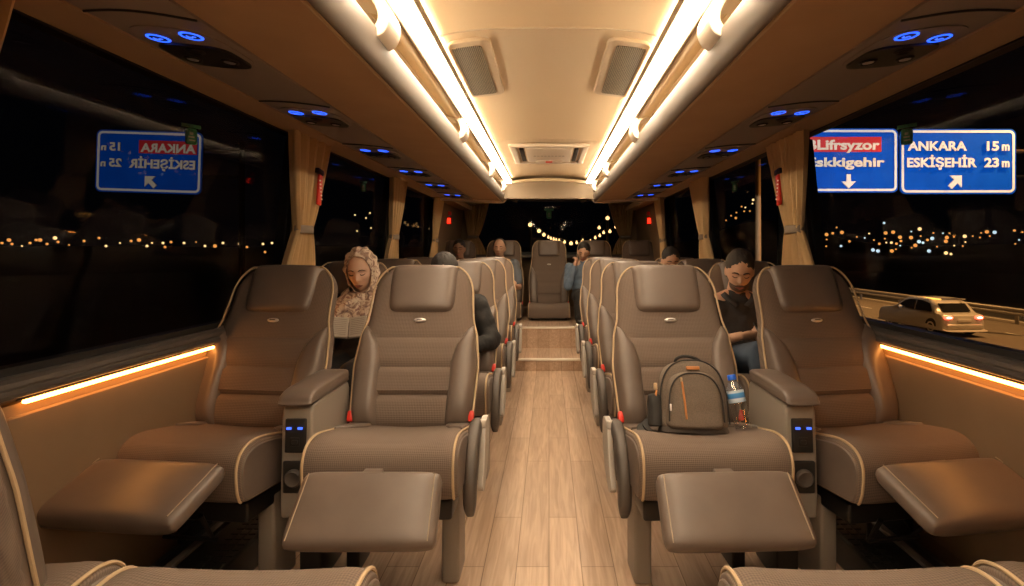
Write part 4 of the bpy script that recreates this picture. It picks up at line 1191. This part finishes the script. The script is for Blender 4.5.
bm = nb(); tube(bm, arc(.262, .262, .035, lambda z: -.058 + .075 * max(0, z - .10)), .0032, 7); T(bm); obj('main_zip', bm, M['packtrim'], bp)
bm = nb(); tube(bm, arc(.205, .195, .045, lambda z: -.101 + .13 * max(0, z - .12)), .003, 7); T(bm); zp = obj('pocket_zip', bm, M['packtrim'], pk)
bm = nb(); bevbox(bm, (-.096, -.100, .10), (.008, .006, .028), .002); T(bm); obj('zip_pull', bm, M['silver'], zp)
bm = nb(); tube(bm, [(-.048, -.093, .205), (-.046, -.099, .18), (-.042, -.1035, .12), (-.038, -.1045, .055)], .0042, 7); T(bm); obj('orange_zip', bm, M['packorange'], pk, label='orange vertical zip')
bm = nb(); bevbox(bm, (-.050, -.094, .212), (.008, .007, .018), .002); T(bm); obj('orange_zip_pull', bm, M['piping'], pk)
bm = nb(); bevbox(bm, (.002, -.062, .262), (.052, .012, .015), .003); T(bm); obj('leather_patch', bm, M['packorange'], bp)
bm = nb(); tube(bm, smoothloop([(-.055, .02, .285), (-.048, .010, .305), (-.02, .004, .316), (.02, .004, .310), (.055, .012, .290)], 5, False), .0065, 8); T(bm); obj('carry_handle', bm, M['packtrim'], bp)
bm = nb(); shell(bm, .055, .135, .11, .02, yoff=-.012, topr=.8)
bmesh.ops.translate(bm, vec=(-.148, 0, 0), verts=bm.verts[:]); T(bm); obj('mesh_pocket', bm, M['packtrim'], bp)
bm = nb(); bevbox(bm, (-.143, -.035, .185), (.014, .014, .028), .004); T(bm); o = obj('side_clip', bm, M['piping'], bp)
bm = nb(); tube(bm, [(-.140, -.040, .168), (-.144, -.048, .152), (-.142, -.045, .138)], .004, 7); T(bm); obj('side_strap', bm, M['packorange'], bp)
def strap(bm, pts, w=.03, th=.004):
    pts = [Vector(p) for p in smoothloop(pts, 6, False)]; rows = []
    for i, p in enumerate(pts):
        d = (pts[min(i + 1, len(pts) - 1)] - pts[max(i - 1, 0)]).normalized(); sdv = d.cross(Vector((0, 0, 1))).normalized(); up = sdv.cross(d)
        rows.append([bm.verts.new(p + sdv * w / 2 + up * th), bm.verts.new(p - sdv * w / 2 + up * th), bm.verts.new(p - sdv * w / 2 - up * th), bm.verts.new(p + sdv * w / 2 - up * th)])
    for A, B in zip(rows, rows[1:]):
        for j in range(4): bm.faces.new((A[j], A[(j + 1) % 4], B[(j + 1) % 4], B[j]))
    bm.faces.new(rows[0]); bm.faces.new(rows[-1])
bm = nb(); strap(bm, [(-.12, .06, .03), (-.19, .03, .015), (-.20, -.06, .012), (-.14, -.115, .012), (-.05, -.125, .014), (-.02, -.15, .018)], .034); obj('shoulder_strap', bm, M['packtrim'], bp)
bm = nb(); strap(bm, [(-.14, .05, .05), (-.185, .0, .03), (-.15, -.09, .012), (-.08, -.150, .014)], .022); obj('shoulder_strap', bm, M['packtrim'], bp)

bo = emp('water_bottle', (.702, 2.055, .566)); tag(bo, 'clear plastic water bottle with blue cap leaning beside the backpack', 'bottle')
bo.rotation_euler = (R(-14), R(-9), 0)
pf = [(.022, 0), (.028, .004), (.030, .012)]
for i in range(9): pf += [(.0305, .020 + .009 * i), (.0288, .0245 + .009 * i)]
pf += [(.0305, .104), (.0305, .146), (.028, .156), (.020, .172), (.0135, .180), (.0125, .190)]
bm = nb(); lathe(bm, pf, 32); obj('bottle_body', bm, M['bottle'], bo)
bm = nb(); lathe(bm, [(.0312, .104), (.0314, .106), (.0314, .144), (.0312, .146)], 32); obj('label', bm, M['labelblue'], bo)
bm = nb(); lathe(bm, [(.0150, .184), (.0155, .186), (.0155, .200), (.0140, .203)], 24); obj('cap', bm, M['capblue'], bo)

# ------------------------------------------------------------------ outside
ZR = -1.9
bm = nb(); box(bm, (0, 60, ZR - .11), (420, 300, .1)); o = struct('ground', bm, M['soil'])
bm = nb(); box(bm, (16.0, 40, ZR - .03), (9.6, 150, .06)); struct('road', bm, M['asphalt'])
bm = nb(); box(bm, (11.6, 40, ZR + .004), (.15, 150, .01)); struct('trim_50', bm, M['roadpaint'], False)
bm = nb(); box(bm, (20.4, 40, ZR + .004), (.15, 150, .01)); struct('trim_51', bm, M['roadpaint'], False)
bm = nb()
for i in range(20): box(bm, (17.2, -10 + 6 * i, ZR + .004), (.14, 3, .01))
struct('trim_52', bm, M['roadpaint'], False)
# hills carrying the town lights
bm = nb(); G = []
for i in range(60):
    a = -1.25 + 2.5 * i / 59; row = []
    for j in range(10):
        r = 95 + 12 * j; x, y = r * math.sin(a), r * math.cos(a)
        h = (j / 9) ** .7 * (4.5 + 9 * max(0, math.exp(-((a - .36) / .1) ** 2)) + 1.5 * noise.noise(Vector((a * 5, 0, 3)))) 
        row.append(bm.verts.new((x, y, ZR - .2 + h)))
    G.append(row)
for A, B in zip(G, G[1:]):
    for j in range(9): bm.faces.new((A[j], A[j + 1], B[j + 1], B[j]))
struct('hills', bm, M['soil'], True)

# guard rail
def guardrail(x, y0, y1, lab, ztop=-.7):
    t = emp('guard_rail', (x, (y0 + y1) / 2, ZR)); tag(t, lab, 'guard rail', 'roadside guard rails')
    L2 = (y1 - y0) / 2; zt = ztop - ZR
    bm = nb(); pl = [(0, zt), (-.05, zt - .04), (-.05, zt - .1), (0, zt - .14), (0, zt - .17), (-.05, zt - .21), (-.05, zt - .27), (0, zt - .31), (.02, zt - .31), (-.03, zt - .24), (.02, zt - .15), (-.03, zt - .07), (.02, zt)]
    prism(bm, pl, 'y', -L2, L2); obj('beam', bm, M['rail'], t, False)
    n = int((y1 - y0) / 4)
    for i in range(n + 1):
        bm = nb(); bevbox(bm, (.07, -L2 + i * 2 * L2 / n, (zt - .02) / 2), (.1, .12, zt - .02), .01); obj('post', bm, M['rail'], t, False)
guardrail(19.6, 4, 60, 'long steel guard rail behind the passing car', -1.22)
bm = nb()

# car
car = emp('car', (14.85, 20.4, ZR)); tag(car, 'pale silver hatchback with lit tail lamps on the road outside the right window', 'car')
car.rotation_euler = (0, 0, R(3))
S = .92
side_pts = [(0, .30), (0.02, .62), (.10, .86), (.42, .93), (.72, 1.26), (1.05, 1.40), (1.8, 1.45), (2.35, 1.38), (2.95, 1.0), (3.75, .86), (4.0, .66), (4.05, .32), (3.9, .22), (.1, .22)]
sp = smoothloop([(y * S, z * S) for y, z in side_pts], 4)
bm = nb(); rows = []
for i in range(21):
    q = math.sin(PI / 2 * (2 * i / 20 - 1)); e = (1 - abs(q) ** 8) ** .5
    rows.append([])
    for (y, z) in sp:
        tum = 1 - .20 * max(0, (z / S - .85) / .6)
        rows[-1].append(bm.verts.new((q * .86 * S * tum, 1.9 + (y - 1.9) * (1 - .05 * (1 - e)), .6 + (z - .6) * (1 - .08 * (1 - e)))))
for A, B in zip(rows, rows[1:]):
    for j in range(len(sp)): bm.faces.new((A[j], A[(j + 1) % len(sp)], B[(j + 1) % len(sp)], B[j]))
bm.faces.new(rows[0]); bm.faces.new(rows[-1]); obj('car_body', bm, M['carpaint'], car)
for q in (-1, 1):
    for pl in ([(.62, .93), (.86, 1.24), (1.25, 1.33), (1.62, 1.34), (1.62, .93)], [(1.68, .93), (1.68, 1.34), (2.1, 1.32), (2.32, 1.26), (2.78, .96)]):
        bm = nb(); A = []
        for off in (.0, .012):
            A.append([bm.verts.new((q * (.86 * S * (1 - .20 * max(0, (z - .85) / .6)) * 1.0 - .006 + off), y * S, z * S)) for y, z in pl])
        n = len(pl); bm.faces.new(A[0]); bm.faces.new(A[1])
        for i in range(n): bm.faces.new((A[0][i], A[0][(i + 1) % n], A[1][(i + 1) % n], A[1][i]))
        obj('side_window', bm, M['carglass'], car, False)
    for y in (.72, 3.22):
        bm = nb(); lathe(bm, [(.10, -.10), (.28, -.10), (.31, -.07), (.31, .07), (.28, .10), (.10, .10)], 28, Matrix.Translation((q * .74 * S, y * S, .31)) @ Matrix.Rotation(R(90), 4, 'Y')); w_ = obj('wheel', bm, M['tyre'], car)
        bm = nb(); lathe(bm, [(.02, .09), (.19, .105), (.20, .09)], 20, Matrix.Translation((q * .74 * S, y * S, .31)) @ Matrix.Rotation(R(90) * q, 4, 'Y')); obj('hub', bm, M['silver'], w_)
    bm = nb(); ell(bm, (q * .62 * S, .045, .76 * S), (.17, .06, .075)); tl_ = obj('tail_lamp', bm, M['tail'], car)
    bm = nb(); ell(bm, (q * .62 * S, -.005, .76 * S), (.10, .03, .03)); obj('lamp_core', bm, M['tailhot'], tl_)
bm = nb(); prism(bm, [(.40 * S, .95 * S), (.70 * S, 1.235 * S), (.68 * S, 1.26 * S), (.37 * S, .96 * S)], 'x', -.56 * S, .56 * S); obj('rear_window', bm, M['carglass'], car, False)
bm = nb(); bevbox(bm, (0, .03, .38), (1.45 * S, .14, .16), .04); obj('bumper', bm, M['carpaint'], car)
bm = nb(); bevbox(bm, (0, .0, .60), (.5, .03, .11), .01); obj('number_plate', bm, M['signwhite'], car)
for q in (-1, 1):
    bm = nb(); ell(bm, (q * .90 * S, 2.45 * S, .98 * S), (.09, .06, .06)); obj('mirror', bm, M['carpaint'], car)
bm = nb(); bevbox(bm, (-.50 * S, 1.2 * S, 1.42 * S), (.05, 1.1, .05), .015); obj('roof_rail', bm, M['roofamber'], car)  # this rail glows amber by emission, the other is plain silver
bm = nb(); bevbox(bm, (.50 * S, 1.2 * S, 1.42 * S), (.05, 1.1, .05), .015); obj('roof_rail', bm, M['silver'], car)

# street lamp with a lit orange pole
t = emp('street_lamp', (8.6, 23.5, ZR)); tag(t, 'tall street lamp pole lit orange beyond the right windows', 'street lamp')
bm = nb(); tube(bm, [(0, 0, 0), (0, 0, 8.0), (.25, 0, 8.6), (1.4, 0, 9.0)], [.14, .10, .08, .06], 10); obj('pole', bm, M['polelit'], t)
bm = nb(); bevbox(bm, (1.7, 0, 9.0), (.8, .35, .14), .05); hd = obj('lamp_head', bm, M['darkmetal'], t)
bm = nb(); bevbox(bm, (1.7, 0, 8.92), (.6, .26, .04), .01); obj('lamp_lens', bm, M['town_amber'], hd)

def spot(name, loc, tgt, power, size, col, radius=.1, blend=.5):
    l = bpy.data.lights.new(name, 'SPOT'); l.energy = power; l.spot_size = R(size); l.color = col; l.shadow_soft_size = radius; l.spot_blend = blend
    o = bpy.data.objects.new(name, l); C.objects.link(o); o.location = loc
    o.rotation_euler = (Vector(tgt) - Vector(loc)).to_track_quat('-Z', 'Y').to_euler(); return o
spot('road_lamp_light', (18.5, 19, 8), (15.5, 22, ZR), 6000, 115, (1, .50, .16))
spot('road_lamp_light', (17.5, 34, 8), (15, 34, ZR), 6000, 120, (1, .50, .16))
spot('road_lamp_light', (10.5, 12, 6), (14.6, 20, ZR + .5), 1500, 80, (1, .48, .15))
spot('pole_light', (8.3, 19, 3.5), (8.6, 23.5, 3.0), 25, 60, (1, .45, .12))

# signs
def txt(body, size, bold=.0, align='LEFT'):
    cu = bpy.data.curves.new('t', 'FONT'); cu.body = body; cu.size = size; cu.offset = bold; cu.align_x = align; cu.extrude = .012; cu.resolution_u = 4
    o = bpy.data.objects.new('t', cu); C.objects.link(o)
    dg = bpy.context.evaluated_depsgraph_get(); dg.update()
    me = bpy.data.meshes.new_from_object(o.evaluated_get(dg)); bpy.data.objects.remove(o); bpy.data.curves.remove(cu)
    return me
def place_text(body, x0, x1, zb, zcap, m, parent, flip=1, name='lettering'):
    """fit cap-height text into x0..x1, baseline zb, cap height zcap (sign local x,z)"""
    me = txt(body, 1.0, .032)
    xs = [v.co.x for v in me.vertices]; 
    ref = txt('H', 1.0, .018); hs = [v.co.y for v in ref.vertices]; hh = max(hs) - min(hs); bpy.data.meshes.remove(ref)
    w = max(xs) - min(xs); mn = min(xs)
    for v in me.vertices:
        x = x0 + (v.co.x - mn) / w * (x1 - x0); z = zb + v.co.y / hh * zcap; y = -.034 - v.co.z
        v.co = Vector((x * flip, y, z))
    me.materials.append(m); o = bpy.data.objects.new(name, me); C.objects.link(o); o.parent = parent
    return o
def rrect(w, h, r, n=6):
    out = []
    for cx, cz, a0 in ((w / 2 - r, h / 2 - r, 0), (-w / 2 + r, h / 2 - r, 90), (-w / 2 + r, -h / 2 + r, 180), (w / 2 - r, -h / 2 + r, 270)):
        for i in range(n + 1):
            a = R(a0 + 90 * i / n); out.append((cx + r * math.cos(a), cz + r * math.sin(a)))
    return out
def ring_frame(bm, w, h, r, th, y0, y1):
    A, B = rrect(w, h, r), rrect(w - 2 * th, h - 2 * th, max(r - th, .02)); n = len(A)
    for (y) in (y0, y1):
        pass
    q = [[bm.verts.new((x, y, z)) for x, z in P] for P, y in ((A, y0), (A, y1), (B, y1), (B, y0))]
    for k in range(4):
        P, Q = q[k], q[(k + 1) % 4]
        for i in range(n): bm.faces.new((P[i], P[(i + 1) % n], Q[(i + 1) % n], Q[i]))
def road_sign(px0, px1, py0, py1, Y, lab, flip=1, roll=0.0, post=True):
    a, b = at(px0, py0, Y), at(px1, py1, Y); w = b.x - a.x; h = a.z - b.z; c = (a + b) / 2
    t = emp('road_sign', (c.x, Y, c.z)); cz = 0
    tag(t, lab, 'road sign', 'blue road signs')
    holder = t
    bm = nb(); prism(bm, rrect(w, h, .09 * h), 'y', 0, .05); 
    mt_ = Matrix.Translation((0, 0, cz)) @ Matrix.Rotation(roll, 4, 'Y')
    bmesh.ops.transform(bm, matrix=Matrix.Identity(4), verts=bm.verts[:])
    p = obj('panel', bm, M['signblue'], t, False); p.matrix_local = mt_
    bm = nb(); ring_frame(bm, w * .975, h * .955, .08 * h, .035 * h, -.012, .002); obj('border', bm, M['signwhite'], p, False)
    return t, p, w, h
def arrow(bm, cx, cz, ln, ang, flip=1, th=.05):
    pl = [(-.15, -.5), (.15, -.5), (.15, .0), (.50, .0), (0, .5), (-.50, .0), (-.15, .0)]
    if ang == 0: pl = [(-.13, -.5), (.13, -.5), (.13, -.02), (.50, .13), (0, .5), (-.5, .13), (-.13, -.02)]
    out = []
    ca, sa = math.cos(ang), math.sin(ang)
    for x, z in pl:
        x, z = x * ln, z * ln; out.append((flip * (cx + x * ca + z * sa), cz - x * sa + z * ca))
    prism(bm, out, 'y', -.05, -.004)
# right pair
t, p, w, h = road_sign(789, 898, 128.5, 192.5, 20, 'blue road sign with red name bar and down arrow outside the right window')
def fx(px, px0, px1, w): return (px - (px0 + px1) / 2) / (px1 - px0) * w
def fz(py, py0, py1, h): return ((py0 + py1) / 2 - py) / (py1 - py0) * h
g = lambda px: fx(px, 789, 898, w); k = lambda py: fz(py, 128.5, 192.5, h)
bm = nb(); box(bm, ((g(803) + g(881)) / 2, -.014, (k(137) + k(152)) / 2), (g(881) - g(803), .03, k(137) - k(152))); obj('red_bar', bm, M['signred'], p, False)
place_text('BLifrsyzor', g(807), g(879), k(149.5), k(140) - k(149.5), M['signcream'], p)
place_text('Eskkigehir', g(807), g(884), k(166.5), k(157.5) - k(166.5), M['signcream'], p)
bm = nb(); arrow(bm, g(848), k(181.5), .50, PI, 1, .05); obj('down_arrow', bm, M['signwhite'], p, False)
t, p, w, h = road_sign(900, 1016, 129, 194, 20, 'blue road sign reading ANKARA and ESKİŞEHİR with arrow up right')
g = lambda px: fx(px, 900, 1016, w); k = lambda py: fz(py, 129, 194, h)
place_text('ANKARA', g(907), g(966), k(150.5), k(141.5) - k(150.5), M['signwhite'], p)
place_text('15', g(986), g(998), k(150.5), k(141.5) - k(150.5), M['signwhite'], p)
place_text('m', g(1001), g(1008.5), k(150.5), (k(141.5) - k(150.5)) * .95, M['signwhite'], p)
place_text('ESKİŞEHİR', g(906.5), g(976), k(167), k(158) - k(167), M['signwhite'], p)
place_text('23', g(983.5), g(998), k(167), k(158) - k(167), M['signwhite'], p)
place_text('m', g(1001), g(1008.5), k(167), (k(158) - k(167)) * .95, M['signwhite'], p)
bm = nb(); arrow(bm, g(955), k(181.5), .58, R(45)); obj('diagonal_arrow', bm, M['signwhite'], p, False)
# left one: solid mirrored sign standing in for a reflection in the glass
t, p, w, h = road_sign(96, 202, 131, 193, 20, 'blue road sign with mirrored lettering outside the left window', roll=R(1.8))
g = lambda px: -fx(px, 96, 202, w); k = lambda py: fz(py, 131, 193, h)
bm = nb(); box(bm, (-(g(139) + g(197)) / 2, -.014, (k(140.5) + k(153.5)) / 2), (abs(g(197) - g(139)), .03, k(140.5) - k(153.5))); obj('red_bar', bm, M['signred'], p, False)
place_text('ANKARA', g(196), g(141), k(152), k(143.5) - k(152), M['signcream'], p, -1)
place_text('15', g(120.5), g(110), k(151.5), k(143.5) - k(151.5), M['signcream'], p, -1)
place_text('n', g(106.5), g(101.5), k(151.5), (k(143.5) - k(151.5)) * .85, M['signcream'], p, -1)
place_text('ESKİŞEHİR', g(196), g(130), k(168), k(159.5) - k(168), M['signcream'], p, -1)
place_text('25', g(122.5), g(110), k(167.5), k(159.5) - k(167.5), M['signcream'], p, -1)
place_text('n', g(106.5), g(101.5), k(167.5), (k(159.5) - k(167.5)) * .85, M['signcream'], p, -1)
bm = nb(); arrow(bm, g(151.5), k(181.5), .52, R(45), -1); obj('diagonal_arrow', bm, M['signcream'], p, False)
def gantry(xa, xb, z, posts, lab):
    t = emp('sign_gantry', ((xa + xb) / 2, 20.16, ZR)); tag(t, lab, 'sign gantry'); m = (xa + xb) / 2
    for dz in (-.45, .45):
        bm = nb(); tube(bm, [(xa - m, 0, z - ZR + dz), (xb - m, 0, z - ZR + dz)], .07, 10); obj('crossbar', bm, M['matteblack'] if dz < 0 else M['gantrybrown'], t)
    for x in posts:
        bm = nb(); tube(bm, [(x - m, .1, 0), (x - m, .1, z - ZR + .8)], .10, 12); obj('post', bm, M['matteblack'], t)
gantry(8.2, 17.6, 4.25, (8.2, 17.6), 'dark roadside gantry carrying the two blue signs on the right')
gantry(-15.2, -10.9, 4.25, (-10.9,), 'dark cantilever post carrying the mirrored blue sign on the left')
# spots added unseen to light the sign faces as headlights would
spot('sign_light', (10.5, 8, 2.5), (12.0, 20, 4.3), 6200, 50, (1, .95, .9), .2)
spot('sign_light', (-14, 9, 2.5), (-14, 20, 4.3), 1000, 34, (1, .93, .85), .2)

# town lights
rnd = random.Random(5)
used_pts = []
lm = {}
for kx, rr in (('a', .16), ('b', .24), ('c', .34)):
    bm = nb(); bmesh.ops.create_icosphere(bm, subdivisions=2, radius=rr); me = bpy.data.meshes.new('light'); bm.to_mesh(me); bm.free()
    for p in me.polygons: p.use_smooth = True
    for mk in ('town_amber', 'town_warm', 'town_white'):
        m2 = me.copy(); m2.materials.append(M[mk]); lm[kx, mk] = m2
def town(px, py, kx, mk, grp, lab):
    if any(abs(px - a) < 3.6 and abs(py - b) < 3.6 for a, b in used_pts): return
    used_pts.append((px, py))
    o = bpy.data.objects.new('town_light', lm[kx, mk]); C.objects.link(o); o.location = at(px, py, 110); tag(o, lab, 'light', grp)
LW = [(9, 240, 'c'), (12, 244, 'b'), (30, 243, 'b'), (36, 240, 'b'), (40, 240, 'c'), (47, 244, 'b'), (55, 238, 'c'), (58, 242, 'b'), (84, 241, 'b'), (86, 242, 'b'), (99, 238, 'b'), (106, 246, 'b'), (109, 243, 'c'), (120, 243, 'a'), (131, 241, 'b'), (139, 240, 'c'), (147, 246, 'b'), (152, 243, 'a'),
      (163, 243, 'b'), (165, 247, 'b'), (171, 242, 'b'), (184, 243, 'b'), (196, 242, 'a'), (205, 246, 'b'), (215, 246, 'c'), (223, 243, 'b'), (240, 244, 'c'), (247, 247, 'b'), (263, 244, 'b'), (272, 243, 'b'), (265, 252, 'b'), (69, 245, 'a'), (22, 246, 'a'), (2, 243, 'b')]
for a, b, c_ in LW:
    town(a, b, c_, 'town_warm' if rnd.random() < .35 else 'town_amber', 'town lights beyond the left windows', 'one of the small amber town lights beyond the left window glass')
for a, b in ((355, 215), (370, 213), (366, 218), (371, 228), (357, 231)):
    town(a, b, 'a', 'town_warm', 'hillside lights left', 'one of the few hillside lights seen beyond the second left window')
for i in range(95):
    px = rnd.uniform(826, 1023); py = 240 + rnd.gauss(0, 4.8) + (px - 920) * -.015
    if abs(px - 975) < 30: py -= 2
    r_ = rnd.random()
    town(px, py, rnd.choice('aaaabc'), 'town_amber' if r_ < .62 else ('town_warm' if r_ < .82 else 'town_white'), 'town lights beyond the right window', 'one of the scattered town lights beyond the big right window')
for px, py, c_ in ((873, 250, 'c'), (878, 251, 'c'), (929, 251, 'c'), (946, 253, 'c'), (951, 254, 'b'), (841, 246, 'b')):
    town(px, py, c_, 'town_white' if px not in (946, 951) else 'town_warm', 'town lights beyond the right window', 'one of the scattered town lights beyond the big right window')
for i in range(26):
    u = rnd.random(); town(724 + 32 * u, 219 - 18 * u + rnd.gauss(0, 4), rnd.choice('aab'), 'town_amber' if rnd.random() < .6 else 'town_warm', 'hillside lights right', 'one of the hillside lights climbing beyond the second right window')

# string lights behind the bus
def string_lights(pts, lab, Y=15.0, big=None):
    P = [at(x, y, Y) for x, y in pts]
    t = emp('string_lights', (P[0].x, Y, ZR)); tag(t, lab, 'string lights', 'strings of bulbs')
    o0 = Vector((P[0].x, Y, ZR))
    sm = smoothloop([tuple(p - o0 + Vector((0, 0, .06))) for p in P], 4, False)
    bm = nb(); tube(bm, sm, .008, 5); obj('cable', bm, M['black'], t)
    for i, p in enumerate(P):
        r = big[i] if big else .035
        bm = nb(); lathe(bm, [(.012, .055), (.014, .03), (r * .8, r * .6), (r, 0), (r * .8, -r * .7), (r * .2, -r)], 12, Matrix.Translation(p - o0)); obj('bulb', bm, M['bulb'], t)
    for p in (P[0], P[-1]):
        q = p - o0; bm = nb(); tube(bm, [(q.x, .05, 0), (q.x, .05, q.z + .15)], .04, 8); obj('post', bm, M['darkmetal'], t)
c2 = lambda L_: [(440 + x / 5.12, 190 + y / 5.12) for x, y in L_]
s1 = c2([(462, 177), (507, 209), (532, 229), (555, 243), (568, 249), (582, 253), (595, 257), (610, 260), (638, 267), (671, 273), (700, 270), (724, 269), (752, 272), (770, 263), (795, 245), (818, 234), (838, 218), (870, 212), (903, 188), (932, 155)])
string_lights(s1, 'long sagging string of warm bulbs seen through the rear window', 15, [.055, .05, .045] + [.028] * 5 + [.034, .048, .034, .034, .026, .036, .034, .034, .036, .042, .055, .045])
s2 = c2([(731, 260), (815, 193), (858, 143)])
string_lights(s2, 'short upper string of three warm bulbs beyond the rear window right side', 15.6, [.034, .042, .055])

# ------------------------------------------------------------------ world, view
w = bpy.data.worlds.new('night'); sc.world = w; w.use_nodes = True
w.node_tree.nodes['Background'].inputs[0].default_value = (.004, .004, .006, 1); w.node_tree.nodes['Background'].inputs[1].default_value = .15
sc.view_settings.view_transform = 'Standard'; sc.view_settings.look = 'None'; sc.view_settings.gamma = 1; sc.view_settings.use_curve_mapping = False
sc.view_settings.exposure = 0.12
sc.cycles.use_denoising = True
sc.cycles.max_bounces = 8; sc.cycles.diffuse_bounces = 4; sc.cycles.transparent_max_bounces = 12
sc.cycles.sample_clamp_indirect = 6
